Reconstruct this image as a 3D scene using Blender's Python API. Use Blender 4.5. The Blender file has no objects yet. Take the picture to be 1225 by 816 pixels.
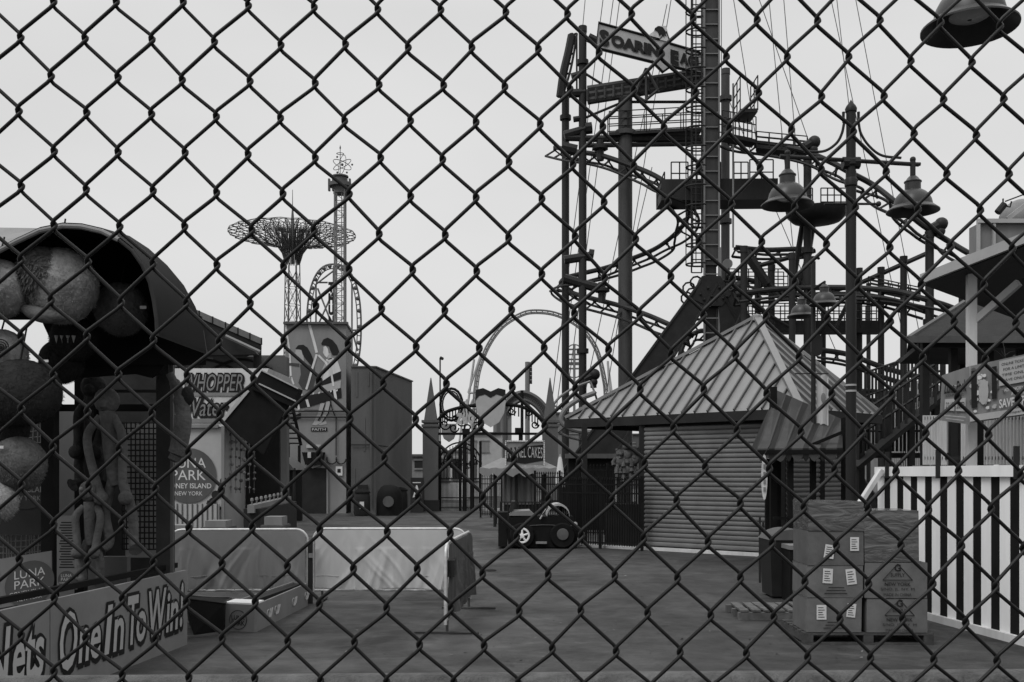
import bpy, math, random
from mathutils import Vector as V
random.seed(7)
C = bpy.context.scene.collection
SC = bpy.context.scene
F, CX, HY, H = 1190.0, 612.5, 567.0, 1.75      # focal (px), centre column, horizon row, eye height of the photograph

# ---------------------------------------------------------------- camera, world, sun, exposure
cam = bpy.data.cameras.new('camera'); co = bpy.data.objects.new('camera', cam); C.objects.link(co)
co.location = (0, 0, H); co.rotation_euler = (math.radians(90), 0, 0)
cam.sensor_width = 36; cam.lens = 36*F/1225; cam.shift_y = (HY-408)/1225; cam.clip_start = 0.05; cam.clip_end = 6000
SC.camera = co
EL, AZ = math.radians(52), math.radians(222)    # sun behind the camera, to the left
w = bpy.data.worlds.new('World'); SC.world = w; w.use_nodes = True
N = w.node_tree.nodes; L = w.node_tree.links; N.clear()
sky = N.new('ShaderNodeTexSky'); sky.sky_type = 'NISHITA'; sky.sun_disc = False
sky.sun_elevation = EL; sky.sun_rotation = AZ; sky.air_density = 1; sky.dust_density = 3
bw = N.new('ShaderNodeRGBToBW'); L.new(sky.outputs[0], bw.inputs[0])
geo = N.new('ShaderNodeTexCoord'); sep = N.new('ShaderNodeSeparateXYZ'); L.new(geo.outputs['Generated'], sep.inputs[0])
mp = N.new('ShaderNodeMapping'); mp.inputs['Scale'].default_value = (1, 1, 2.6); L.new(geo.outputs['Generated'], mp.inputs[0])
nz = N.new('ShaderNodeTexNoise'); nz.inputs['Scale'].default_value = 1.7; nz.inputs['Detail'].default_value = 4; L.new(mp.outputs[0], nz.inputs[0])
rz = N.new('ShaderNodeMapRange'); rz.inputs[1].default_value = 0.3; rz.inputs[2].default_value = 0.7; rz.inputs[3].default_value = 6.9; rz.inputs[4].default_value = 8.0
L.new(nz.outputs[0], rz.inputs[0])
gz = N.new('ShaderNodeMapRange'); gz.inputs[1].default_value = 0.0; gz.inputs[2].default_value = 1.0; gz.inputs[3].default_value = 0.97; gz.inputs[4].default_value = 1.04
L.new(sep.outputs[2], gz.inputs[0])
gy = N.new('ShaderNodeMapRange'); gy.inputs[1].default_value = 0.42; gy.inputs[2].default_value = 1.0; gy.inputs[3].default_value = 1.0; gy.inputs[4].default_value = 2.2
L.new(sep.outputs[2], gy.inputs[0]); gm = N.new('ShaderNodeMath'); gm.operation = 'MULTIPLY'; L.new(gz.outputs[0], gm.inputs[0]); L.new(gy.outputs[0], gm.inputs[1])
mu = N.new('ShaderNodeMath'); mu.operation = 'MULTIPLY'; L.new(rz.outputs[0], mu.inputs[0]); L.new(gm.outputs[0], mu.inputs[1])
mx = N.new('ShaderNodeMix'); mx.data_type = 'FLOAT'; mx.inputs[0].default_value = 0.93; L.new(bw.outputs[0], mx.inputs[2]); L.new(mu.outputs[0], mx.inputs[3])
bg = N.new('ShaderNodeBackground'); bg.inputs[1].default_value = 0.1; L.new(mx.outputs[0], bg.inputs[0])
ow = N.new('ShaderNodeOutputWorld'); L.new(bg.outputs[0], ow.inputs[0])
sl = bpy.data.lights.new('sun', 'SUN'); sl.energy = 1.5; sl.angle = math.radians(25); sl.color = (1, 1, 1)
so = bpy.data.objects.new('sun', sl); C.objects.link(so)
sd = V((math.sin(AZ)*math.cos(EL), math.cos(AZ)*math.cos(EL), math.sin(EL)))   # towards the sun
so.rotation_euler = sd.to_track_quat('Z', 'Y').to_euler(); so.location = (0, 0, 60)
SC.view_settings.view_transform = 'Standard'; SC.view_settings.look = 'None'; SC.view_settings.gamma = 1
SC.view_settings.exposure = 0.0; SC.view_settings.use_curve_mapping = False

# ---------------------------------------------------------------- materials
def M(name, g, rough=.6, var=.18, scale=3., bump=0., metal=0., streak=1., detail=6, bscale=None, spec=None):
    if spec is None: spec = .14 if g < .07 else .3
    m = bpy.data.materials.new(name); m.use_nodes = True
    n, l = m.node_tree.nodes, m.node_tree.links
    p = n['Principled BSDF']; p.inputs['Roughness'].default_value = rough; p.inputs['Metallic'].default_value = metal
    p.inputs['Specular IOR Level'].default_value = spec
    tc = n.new('ShaderNodeTexCoord'); ma = n.new('ShaderNodeMapping'); l.new(tc.outputs['Object'], ma.inputs[0])
    ma.inputs['Scale'].default_value = (1, 1, 1/streak)
    a = n.new('ShaderNodeTexNoise'); a.inputs['Scale'].default_value = scale; a.inputs['Detail'].default_value = detail; a.inputs['Roughness'].default_value = .65
    l.new(ma.outputs[0], a.inputs[0])
    r = n.new('ShaderNodeMapRange'); r.inputs[1].default_value = .3; r.inputs[2].default_value = .72
    r.inputs[3].default_value = g*(1-var); r.inputs[4].default_value = g*(1+var); l.new(a.outputs[0], r.inputs[0])
    l.new(r.outputs[0], p.inputs['Base Color'])
    rr = n.new('ShaderNodeMapRange'); rr.inputs[3].default_value = max(.05, rough-.12); rr.inputs[4].default_value = min(1, rough+.12)
    l.new(a.outputs[0], rr.inputs[0]); l.new(rr.outputs[0], p.inputs['Roughness'])
    if bump:
        b = n.new('ShaderNodeTexNoise'); b.inputs['Scale'].default_value = bscale or scale*8; b.inputs['Detail'].default_value = 4; l.new(tc.outputs['Object'], b.inputs[0])
        bb = n.new('ShaderNodeBump'); bb.inputs['Strength'].default_value = bump; bb.inputs['Distance'].default_value = .02
        l.new(b.outputs[0], bb.inputs['Height']); l.new(bb.outputs[0], p.inputs['Normal'])
    return m
mWire = M('vinyl_wire', .009, .42, .3, 60, spec=.2)
mRail = M('galvanised_pipe', .085, .5, .6, 26, .3, .2)
mBlack = M('black_paint', .010, .7, .3, spec=.06)
mDark = M('dark_paint', .019, .55, .3, 2)
mDarkW = M('dark_worn', .026, .6, .4, 3, .1)
mSteel = M('dark_steel', .022, .5, .35, 1.2, 0, 0, 6)
mSteelL = M('grey_steel', .05, .5, .35, 1.5, 0, 0, 6)
mFar = M('far_steel', .075, .6, .15, .2)  # this and next two: distance haze put into the pale tone; also used nearby
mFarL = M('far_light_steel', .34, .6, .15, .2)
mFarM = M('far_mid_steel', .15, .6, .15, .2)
mWhite = M('white_paint', .72, .5, .1, 2.5, .05, 0, 5)
mWhiteW = M('weathered_white', .5, .6, .22, 3, .1, 0, 6)
mLight = M('light_paint', .33, .55, .12, 2)
mMid = M('mid_grey_paint', .17, .6, .2, 2.5, .05, 0, 4)
mMidD = M('mid_dark_paint', .07, .6, .25, 2.5, .05, 0, 4)
mRoof = M('metal_roof', .2, .5, .12, 1.6, .03, .25, 3)
mRoofR = M('metal_roof_seam', .1, .45, .1, 2, 0, .25)
mShut = M('shutter_metal', .15, .5, .16, 2, 0, .1, 1)
mCard = M('cardboard', .108, .75, .25, 5, .08)
mCardD = M('cardboard_dark', .085, .75, .25, 5, .08)
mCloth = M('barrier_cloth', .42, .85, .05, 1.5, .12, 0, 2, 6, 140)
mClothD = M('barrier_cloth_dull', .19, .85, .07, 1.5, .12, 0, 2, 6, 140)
mSteelB = M('barrier_steel', .5, .4, .2, 12, .05, .3)
mWood = M('pallet_wood', .09, .8, .5, 7, .3)
mConc = M('stucco', .12, .85, .22, .6, .25, 0, 3, 8, 12)
mConcD = M('stucco_dark', .085, .85, .25, .7, .25, 0, 3, 8, 12)
mConcL = M('stucco_pale', .18, .85, .2, .8, .25, 0, 3, 8, 12)
mPlush = M('plush_light', .24, .95, .55, 5, 1., 0, 1, 12, 22)
mPlushM = M('plush_mid', .085, .95, .45, 5, 1., 0, 1, 12, 22)
mPlushD = M('plush_dark', .022, .95, .4, 9, 1., 0, 1, 12, 22)
mInk = M('sign_ink', .014, .55, .15)
mSkin = M('mural_skin', .32, .8, .1, 4)
mWoodD = M('shaded_wood', .055, .85, .4, 7, .3)  # darker pallet wood, the shade under the stack put into its colour
mPaper = M('paper_label', .5, .7, .06, 8)
mGlass = M('lamp_glass', .4, .25, .1, 5)
mTarp = M('tarp', .2, .8, .2, 1.6, .3)
mClothB = M('cloth_folds_dark', .07, .85, .4, 6, .3, 0, 5)  # shade of the upright folds streaked into the cloth colour
mStripe = M('awning_grey', .065, .8, .2, 4)
mLamp = M('lamp_enamel', .032, .38, .15, 4, spec=.3)
mMuD = M('mural_dark', .055, .8, .1, 4)
mLeaf = M('leaf', .05, .7, .4, 8)

# plastic film over the cardboard: glossy streaks from bump and gloss, their shine also lightened into the colour
def film():
    m = bpy.data.materials.new('stretch_film'); m.use_nodes = True
    n, l = m.node_tree.nodes, m.node_tree.links
    p = n['Principled BSDF']; p.inputs['Base Color'].default_value = (.1, .1, .1, 1); p.inputs['Roughness'].default_value = .16; p.inputs['Specular IOR Level'].default_value = .8
    tc = n.new('ShaderNodeTexCoord'); ma = n.new('ShaderNodeMapping'); ma.inputs['Scale'].default_value = (1.5, 1.5, 5); ma.inputs['Rotation'].default_value = (.5, .35, 0)
    l.new(tc.outputs['Object'], ma.inputs[0])
    a = n.new('ShaderNodeTexNoise'); a.inputs['Scale'].default_value = 2.6; a.inputs['Detail'].default_value = 7; a.inputs['Distortion'].default_value = 1.2; l.new(ma.outputs[0], a.inputs[0])
    bb = n.new('ShaderNodeBump'); bb.inputs['Strength'].default_value = .5; bb.inputs['Distance'].default_value = .03
    l.new(a.outputs[0], bb.inputs['Height']); l.new(bb.outputs[0], p.inputs['Normal'])
    r = n.new('ShaderNodeMapRange'); r.inputs[1].default_value = .35; r.inputs[2].default_value = .7; r.inputs[3].default_value = .055; r.inputs[4].default_value = .1
    l.new(a.outputs[0], r.inputs[0]); l.new(r.outputs[0], p.inputs['Base Color'])
    return m
mFilm = film()
def asphalt():
    m = bpy.data.materials.new('asphalt'); m.use_nodes = True
    n, l = m.node_tree.nodes, m.node_tree.links
    p = n['Principled BSDF']; p.inputs['Specular IOR Level'].default_value = .3; tc = n.new('ShaderNodeTexCoord')
    def noise(s, d, dist=0):
        a = n.new('ShaderNodeTexNoise'); a.inputs['Scale'].default_value = s; a.inputs['Detail'].default_value = d
        a.inputs['Roughness'].default_value = .7; a.inputs['Distortion'].default_value = dist; l.new(tc.outputs['Object'], a.inputs[0]); return a.outputs[0]
    def streak():
        m2 = n.new('ShaderNodeMapping'); m2.inputs['Scale'].default_value = (1, 3.2, 1); m2.inputs['Rotation'].default_value = (0, 0, .25); l.new(tc.outputs['Object'], m2.inputs[0])
        a = n.new('ShaderNodeTexNoise'); a.inputs['Scale'].default_value = 2.4; a.inputs['Detail'].default_value = 9; a.inputs['Roughness'].default_value = .75; a.inputs['Distortion'].default_value = .8; l.new(m2.outputs[0], a.inputs[0]); return a.outputs[0]
    def rng(s, a, b, c, d):
        r = n.new('ShaderNodeMapRange'); r.inputs[1].default_value = a; r.inputs[2].default_value = b; r.inputs[3].default_value = c; r.inputs[4].default_value = d
        l.new(s, r.inputs[0]); return r.outputs[0]
    def mul(a, b, op='MULTIPLY'):
        q = n.new('ShaderNodeMath'); q.operation = op; l.new(a, q.inputs[0]); l.new(b, q.inputs[1]); return q.outputs[0]
    big = rng(noise(.32, 6, .6), .35, .65, .024, .06)
    mid = rng(noise(2.1, 8), .35, .7, .55, 1.42)
    fine = mul(rng(noise(70, 4), .3, .7, .55, 1.5), rng(streak(), .52, .72, .92, 1.75))
    vo = n.new('ShaderNodeTexVoronoi'); vo.feature = 'DISTANCE_TO_EDGE'; vo.inputs['Scale'].default_value = .38
    wn = n.new('ShaderNodeTexNoise'); wn.inputs['Scale'].default_value = 1.3; wn.inputs['Detail'].default_value = 6; l.new(tc.outputs['Object'], wn.inputs[0])
    vm = n.new('ShaderNodeVectorMath'); vm.operation = 'ADD'; l.new(tc.outputs['Object'], vm.inputs[0]); l.new(wn.outputs[1], vm.inputs[1]); l.new(vm.outputs[0], vo.inputs[0])
    crack = rng(vo.outputs[0], .001, .004, .9, 1)
    stain = rng(noise(.9, 3, 1.5), .60, .66, 1, .62)
    l.new(mul(mul(mul(mul(big, mid), fine), crack), stain), p.inputs['Base Color'])
    l.new(rng(noise(.5, 5, .4), .4, .62, .5, .9), p.inputs['Roughness'])
    b = n.new('ShaderNodeBump'); b.inputs['Strength'].default_value = .5; b.inputs['Distance'].default_value = .012
    l.new(mul(noise(140, 3), rng(noise(3, 6), .2, .8, 0, 1), 'ADD'), b.inputs['Height']); l.new(b.outputs[0], p.inputs['Normal'])
    return m
mAsph = asphalt()

# ---------------------------------------------------------------- geometry helpers
def P(x, y, D): return V(((x-CX)/F*D, D, H+(HY-y)/F*D))          # the world point seen at pixel x, y at distance D
def G(x, D): return V(((x-CX)/F*D, D, 0))
def wloc(o):
    v = V((0, 0, 0))
    while o is not None: v += o.location; o = o.parent
    return v
def tag(o, label=None, cat=None, group=None, kind=None):
    if label: o['label'] = label
    if cat: o['category'] = cat
    if group: o['group'] = group
    if kind: o['kind'] = kind
    return o
def thing(name, loc, label, cat, group=None):
    o = bpy.data.objects.new(name, None); C.objects.link(o); o.location = loc; o.empty_display_size = .2
    return tag(o, label, cat, group)
class MB:
    def __init__(s): s.v = []; s.f = []; s.mi = []; s.m = 0; s.sm = []; s.smooth = False
    def add(s, vs, fs):
        k = len(s.v); s.v += [tuple(v) for v in vs]
        for f in fs: s.f.append([i+k for i in f]); s.mi.append(s.m); s.sm.append(s.smooth)
        return s
    def hexa(s, b, t):          # bottom four, top four points
        return s.add(list(b)+list(t), [(3,2,1,0),(4,5,6,7),(0,1,5,4),(1,2,6,5),(2,3,7,6),(3,0,4,7)])
    def box(s, x0, x1, y0, y1, z0, z1):
        return s.hexa([(x0,y0,z0),(x1,y0,z0),(x1,y1,z0),(x0,y1,z0)], [(x0,y0,z1),(x1,y0,z1),(x1,y1,z1),(x0,y1,z1)])
    def obox(s, c, u, v, w_):   # centre + three half vectors
        c, u, v, w_ = V(c), V(u), V(v), V(w_)
        return s.hexa([c-u-v-w_, c+u-v-w_, c+u+v-w_, c-u+v-w_], [c-u-v+w_, c+u-v+w_, c+u+v+w_, c-u+v+w_])
    def beam(s, a, b, wd, ht, up=(0,0,1)):
        a, b = V(a), V(b); t = (b-a).normalized(); u = t.cross(V(up))
        u = u.normalized() if u.length > 1e-4 else V((1,0,0)); n = u.cross(t).normalized()
        return s.obox((a+b)/2, (b-a)/2, u*wd/2, n*ht/2)
    def tube(s, pts, r, seg=6, cap=True, closed=False):
        pts = [V(p) for p in pts]; n = len(pts); rs = r if isinstance(r, (list, tuple)) else [r]*n
        ref = None; rings = []
        for i, p in enumerate(pts):
            a = pts[(i-1) % n] if (closed or i > 0) else p; b = pts[(i+1) % n] if (closed or i < n-1) else p
            t = (b-a); t = t.normalized() if t.length > 1e-9 else V((0,0,1))
            if ref is None: ref = t.cross(V((0,0,1))) if abs(t.z) < .9 else t.cross(V((0,1,0)))
            u = (ref - t*ref.dot(t)); u = u.normalized() if u.length > 1e-6 else t.orthogonal().normalized(); ref = u
            v = t.cross(u); rings.append([p+(u*math.cos(2*math.pi*k/seg)+v*math.sin(2*math.pi*k/seg))*rs[i] for k in range(seg)])
        vs = [q for g in rings for q in g]; fs = []
        for i in range(n if closed else n-1):
            j = (i+1) % n
            for k in range(seg): fs.append((i*seg+k, i*seg+(k+1) % seg, j*seg+(k+1) % seg, j*seg+k))
        if cap and not closed: fs += [tuple(range(seg))[::-1], tuple((n-1)*seg+k for k in range(seg))]
        q = s.smooth; s.smooth = seg > 4; s.add(vs, fs); s.smooth = q; return s
    def lathe(s, prof, c, seg=20, ax=(0,0,1), sx=1.):    # prof: (radius, height) pairs
        c = V(c); ax = V(ax).normalized(); u = ax.orthogonal().normalized(); v = ax.cross(u)
        vs = []
        for r, h in prof:
            for k in range(seg):
                a = 2*math.pi*k/seg; vs.append(c+ax*h+(u*math.cos(a)*sx+v*math.sin(a))*max(r, 1e-4))
        fs = [(i*seg+k, i*seg+(k+1) % seg, (i+1)*seg+(k+1) % seg, (i+1)*seg+k) for i in range(len(prof)-1) for k in range(seg)]
        q = s.smooth; s.smooth = True; s.add(vs, fs); s.smooth = q; return s
    def ball(s, c, r, seg=16, rg=10, sc=(1,1,1), jit=0.):
        c = V(c); vs = []; fs = []
        for i in range(rg+1):
            t = math.pi*i/rg
            for k in range(seg):
                a = 2*math.pi*k/seg; j = 1+random.uniform(-jit, jit)
                vs.append((c.x+r*sc[0]*j*math.sin(t)*math.cos(a), c.y+r*sc[1]*j*math.sin(t)*math.sin(a), c.z+r*sc[2]*j*math.cos(t)))
        fs = [(i*seg+k, (i+1)*seg+k, (i+1)*seg+(k+1) % seg, i*seg+(k+1) % seg) for i in range(rg) for k in range(seg)]
        q = s.smooth; s.smooth = True; s.add(vs, fs); s.smooth = q; return s
    def poly(s, pts, th):      # planar outline with a thickness vector
        pts = [V(p) for p in pts]; th = V(th); n = len(pts)
        return s.add(pts+[p+th for p in pts], [tuple(range(n)), tuple(range(n, 2*n))[::-1]]+[(i, (i+1) % n, n+(i+1) % n, n+i) for i in range(n)])
    def rail(s, a, b, h, n, r=.025, rows=2, seg=5):      # a railing from a to b
        a, b = V(a), V(b); up = V((0,0,h))
        for k in range(rows): s.tube([a+up*(k+1)/rows, b+up*(k+1)/rows], r, seg)
        for k in range(n+1):
            p = a.lerp(b, k/n); s.tube([p, p+up], r, seg)
        return s
    def build(s, name, mats, parent=None, origin=None):
        me = bpy.data.meshes.new(name); o = bpy.data.objects.new(name, me); C.objects.link(o)
        if parent is not None: o.parent = parent; off = wloc(parent)
        elif origin is not None: o.location = origin; off = V(origin)
        else: off = V((0,0,0))
        me.from_pydata([(v[0]-off.x, v[1]-off.y, v[2]-off.z) for v in s.v], [], s.f)
        if not isinstance(mats, (list, tuple)): mats = [mats]
        for m in mats: me.materials.append(m)
        me.polygons.foreach_set('material_index', s.mi); me.polygons.foreach_set('use_smooth', s.sm); me.update()
        if len(s.f) < 20000 and any(s.sm): me.set_sharp_from_angle(angle=math.radians(38))
        return o
def curve(pts, k=8):           # Catmull-Rom through points
    pts = [V(p) for p in pts]; q = [pts[0]*2-pts[1]]+pts+[pts[-1]*2-pts[-2]]; out = []
    for i in range(1, len(q)-2):
        for j in range(k):
            t = j/k; a, b, c, d = q[i-1], q[i], q[i+1], q[i+2]
            out.append(.5*((2*b)+(c-a)*t+(2*a-5*b+4*c-d)*t*t+(3*b-a-3*c+d)*t**3))
    out.append(pts[-1]); return out
def resample(pts, step):
    out = [pts[0]]; acc = 0
    for a, b in zip(pts, pts[1:]):
        d = (b-a).length
        while acc+d >= step and d > 1e-9:
            a = a+(b-a)*((step-acc)/d); out.append(a); d = (b-a).length; acc = 0
        acc += d
    return out
class Fr:                      # a flat frame: origin, right, up; n points out of its face
    def __init__(s, o, u, v=(0,0,1)): s.o = V(o); s.u = V(u).normalized(); s.v = V(v).normalized(); s.n = s.u.cross(s.v)
    def __call__(s, a, b, c=0): return s.o+s.u*a+s.v*b+s.n*c
def text_pts(txt, shear=0, off=0):
    cu = bpy.data.curves.new('t', 'FONT'); cu.body = txt; cu.shear = shear; cu.offset = off; cu.resolution_u = 3; cu.fill_mode = 'FRONT'
    o = bpy.data.objects.new('t', cu); C.objects.link(o); bpy.context.view_layer.update()
    me = bpy.data.meshes.new_from_object(o.evaluated_get(bpy.context.evaluated_depsgraph_get()))
    vs = [v.co.copy() for v in me.vertices]; fs = [tuple(p.vertices) for p in me.polygons]
    bpy.data.objects.remove(o); bpy.data.curves.remove(cu); bpy.data.meshes.remove(me); return vs, fs
def letter(mb, txt, fr, x0, y0, w_, h, c=.004, shear=0, off=0, ref=None, arc=0):
    """lettering fitted into a w x h box of the frame, standing c proud of it"""
    vs, fs = text_pts(txt, shear, off)
    if not vs: return
    rv = text_pts(txt, shear, 0)[0]
    ax, bx = min(v.x for v in rv), max(v.x for v in rv); ay, by = min(v.y for v in rv), max(v.y for v in rv)
    out = []
    for v in vs:
        a = (v.x-ax)/(bx-ax); b = (v.y-ay)/(by-ay)
        out.append(fr(x0+a*w_, y0+b*h+arc*(1-(2*a-1)**2), c))
    mb.add(out, fs)
def fur(mb, c, r, n, ln, sc=(1,1,1), seed=1):
    rg = random.Random(seed); c = V(c)
    for _ in range(n):
        d = V((rg.gauss(0,1), rg.gauss(0,1), rg.gauss(0,1))).normalized()
        if d.y > .5: continue
        p = c+V((d.x*sc[0], d.y*sc[1], d.z*sc[2]))*r; t = (d.orthogonal()*rg.uniform(-1,1)+V((0,0,-.9))+d*.7).normalized(); s_ = t.cross(d).normalized()*ln*.16
        mb.add([p-s_, p+s_, p+t*ln*rg.uniform(.6,1.3)], [(0,1,2)])
def outline(pxs, D): return [P(x, y, D) for x, y in pxs]

# ---------------------------------------------------------------- ground
g = MB(); g.add([(-1500,-300,0),(1500,-300,0),(1500,3000,0),(-1500,3000,0)], [(0,1,2,3)])
tag(g.build('ground', mAsph), kind='structure')
# ---------------------------------------------------------------- the chain link fence close to the camera
FD = 1.06
def knot(c, r):
    n = c/2; x = 23+79.7*n-.194*n*n; x += 1.7*(r+2)*(x/1050); y = 403.5+(x-64)*.0242+44.7*r
    rg = random.Random(c*977+r*31); return P(x+rg.uniform(-2.2, 2.2), y+rg.uniform(-2, 2), FD+.006*math.sin(c*.37+r*.21))
fence = thing('chain_link_fence', (0, FD, 0), 'dark vinyl coated chain link fence close to the viewer, across the whole view', 'fence')
mb = MB(); R0, R1 = -14, 33; dy = .0022
for c in range(-14, 52):
    pts = []
    for r in range(R0, R1+1):
        k = knot(c, r) if (c+r) % 2 == 0 else knot(c+1, r); left = (c+r) % 2 == 0
        if k.z < .03: continue
        s = -1 if left else 1
        # at a left knot the wire arrives in front and leaves behind, at a right knot the other way round
        f0 = -dy if left else dy; hk = .0011 if left else .0021
        pts += [k+V((-s*.0024, f0, .0068)), k+V((-s*.0002, f0*.95, .0042)), k+V((s*hk, f0*.6, .0019)), k+V((s*hk*1.15, 0, 0)), k+V((s*hk, -f0*.6, -.0019)), k+V((-s*.0002, -f0*.95, -.0042)), k+V((-s*.0024, -f0, -.0068))]
    if pts: mb.tube(pts, .00205, 8)
mb.build('wire_mesh', mWire, fence)
a, b = P(-500, 822, FD+.026), P(1700, 802-8, FD+.026)
u = (P(1225, 800.5, FD)-P(0, 808.5, FD)); a = P(0, 808.5, FD+.026)+V((0,0,-.021)); u.y = 0
MB().tube([a-u*.7, a-u*.2, a+u*.3, a+u*.8, a+u*1.35], .021, 20).build('rail', mRail, fence)
ztop = 2.52
MB().tube([V((-1.5, FD+.026, ztop)), V((1.5, FD+.026, ztop))], .021, 14).build('rail', mRail, fence)
for x in (-1.42, 1.55):
    MB().tube([V((x, FD+.05, 0)), V((x, FD+.05, ztop+.05))], .03, 14).lathe([(.034,0),(.03,.03),(.0,.05)], (x, FD+.05, ztop+.05), 14).build('post', mRail, fence)

# ---------------------------------------------------------------- roller coaster (its frame stands about 52 m away)
D = 52.
rc = thing('roller_coaster', G(760, D), 'dark steel roller coaster with tall pipe supports, spiral track and signboard on its lift', 'roller coaster')
def post(x, ytop, ybot, wpx, D, cap=1.15, m=mSteel, fl=()):
    mb = MB(); a = P(x, ytop, D); b = V((a.x, D, 0)); r = wpx/2/F*D
    mb.tube([b, a], r, 12)
    mb.tube([a-V((0,0,.25)), a+V((0,0,.05))], r*cap, 12)
    for y in fl: q = P(x, y, D); mb.tube([q-V((0,0,.12)), q+V((0,0,.12))], r*1.5, 12)
    mb.tube([b, b+V((0,0,.3))], r*1.6, 12)
    return mb.build('support_post', m, rc)
for a in [(697,33,0,9.5,D,1.1,mSteel,(75,420)), (676.5,112,0,9,D+3,1.1,mSteel,(141,)), (748,118,0,17,D,1.,mSteelL,(160,)), (868,84,0,10,D+2,1.1,mSteelL,(118,265)),
          (890,296,0,8.5,47), (906.5,315,0,7.5,50), (923,318,0,8,49), (947.5,304,0,8,46), (966,192,0,9.5,47,1.1,mSteel,(300,)), (1028,322,0,7,50), (1054,321,0,7.5,48),
          (1081,308,0,8,46), (1112,278,0,10,45,1.1,mSteel,(385,)), (1151,336,0,8,44), (1176,400,0,7,44), (1207,330,0,7,46), (985,360,0,6,52), (1039,340,0,5,56)]:
    post(*a)
def track(px, name='track', sp=.13, rr=.07, gauge=.55, drop=.5, step=1.1, up=(0,0,1), tilt=None, m=mSteel, k=8):
    """px: (x, y, D) points; a spine pipe, two rails and the ties between them as one rail section"""
    pts = curve([P(*p) for p in px], k); mb = MB(); mb.tube(pts, sp, 8)
    l1, l2 = [], []
    tie = resample(pts, step); ties = []
    def fr(pl, i):
        t = (pl[min(i+1, len(pl)-1)]-pl[max(i-1, 0)]).normalized(); upv = V(up) if tilt is None else V(tilt(i/len(pl)))
        s = t.cross(upv).normalized(); n = s.cross(t).normalized(); return s, n
    for i, p in enumerate(pts):
        s, n = fr(pts, i); l1.append(p+s*gauge+n*drop); l2.append(p-s*gauge+n*drop)
    mb.tube(l1, rr, 6); mb.tube(l2, rr, 6)
    for i, p in enumerate(tie):
        s, n = fr(tie, i); mb.tube([p+s*gauge+n*drop, p+n*drop*.35, p-s*gauge+n*drop], rr*.8, 4); mb.tube([p, p+n*drop*.4], rr*1.4, 4)
    return mb.build(name, m, rc)
dn = (0, .25, -1)
track([(664,176,56),(687,181,54),(719,186,52),(757,199,51),(783,210,50),(801,222,49.5),(816,236,50),(824,252,52),(819,267,54),(803,284,55),(783,298,55),(757,309,54.5),(726,320,54),(693,328,54),(676,333,55),(671,340,57),(682,349,56),(700,355,54),(739,365,52),(772,376,51),(800,388,50),(830,402,50)], up=dn)
track([(866,160,50),(890,169,49),(922,173,48),(959,180,47),(992,193,46.5),(1018,207,46),(1044,221,46),(1070,241,45),(1102,268,45),(1132,287,45),(1165,306,44.5),(1200,318,44.5),(1235,330,44.5)], up=dn)
track([(880,352,47),(930,346,47),(985,344,46.5),(1033,345,46),(1073,349,45.5),(1107,358,45),(1136,367,45),(1165,380,45)], up=(0,0,-1), drop=.45)
track([(870,331,52),(905,337,51),(950,352,49),(990,352,48),(1033,353,47.5),(1075,361,47),(1112,372,47)], up=(0,0,-1), drop=.3)
track([(975,418,48),(1014,424,48),(1058,440,47.5),(1105,452,47),(1150,455,47)], up=(0,0,-1), drop=.45)
track([(1000,470,52),(1040,468,52),(1080,474,51),(1110,490,50)], up=(0,0,-1), drop=.45)
track([(812,430,51),(820,408,51.5),(838,396,52),(858,402,53),(866,420,54)], up=(0,1,.2), drop=.5, step=.8)
track([(880,296,50),(915,299,50),(955,298,49),(968,300,48)], up=(0,0,-1), drop=.35)
# the loose end of track low behind the kiosk roof
track([(712,470,50),(692,478,50),(676,490,50),(672,505,50),(690,515,50),(722,518,50)], up=(0,.9,.3), drop=.4, step=.9, m=mFarM)
# lift at the top: a sloping double beam with trusswork, the steep ladder track at its left end
mb = MB()
for (x0,y0,x1,y1,r) in [(703,107,838,86,.2),(703,121,838,99,.2),(703,114,838,93,.2)]:
    mb.tube([P(x0,y0,D), P(x1,y1,D)], r, 8); mb.tube([P(x0,y0,D+1.3), P(x1,y1,D+1.3)], r*.7, 6)
for i in range(14):
    t = i/13; mb.tube([P(703+135*t,107-21*t,D-.3), P(703+135*t,121-22*t,D-.3)], .07, 4)
for x0,y0,x1,y1 in [(760,112,773,82),(773,82,788,110),(755,111,771,121),(771,121,788,107),(773,82,773,121)]: mb.tube([P(x0,y0,D-.4), P(x1,y1,D-.4)], .08, 5)
mb.build('lift_beam', mSteelL, rc)
mb = MB(); cv = curve([P(690,40,D+2), P(687,60,D+2), P(682,85,D+2), P(674,112,D+2)]); c2 = curve([P(684,42,D+2), P(680,62,D+2), P(674,88,D+2), P(670,116,D+2)])
mb.tube(cv, .07, 5); mb.tube(c2, .22, 6); [mb.tube([a, b], .06, 4) for a, b in zip(resample(cv,.55), resample(c2,.55))]; mb.tube([P(690,40,D+2), P(690,112,D+2)], .05, 4)
mb.tube([P(684,40,D+2),P(684,52,D+2)], .1, 5); mb.build('ladder_track', mSteel, rc)
mb = MB()
for x0,y0,x1,y1,r in [(680,112,700,111,.3),(675,162,703,154,.3),(672,176,690,180,.38),(700,154,708,153,.4),(676,165,712,166,.22),(703,166,845,166,.24),(703,174,845,172,.16),(755,122,834,122,.1),(686,143,700,141,.2),(700,88,752,121,.09),(700,141,748,121,.09),
                     (675,311,708,306,.3),(675,333,716,345,.32),(704,305,710,306,.42),(704,45,714,50,.32),(684,92,697,88,.25)]: MB().tube([P(x0,y0,D), P(x1,y1,D)], r*.78, 8).build('cross_pipe', mSteel, rc)
for x,y in [(718,180),(720,350)]: MB().tube([P(x,y-12,D),P(x,y+12,D)], .2, 8).lathe([(.3,0),(.42,.05),(.42,.2),(.3,.25)], P(x,y,D), 10).build('pipe_flange', mSteel, rc)
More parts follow.
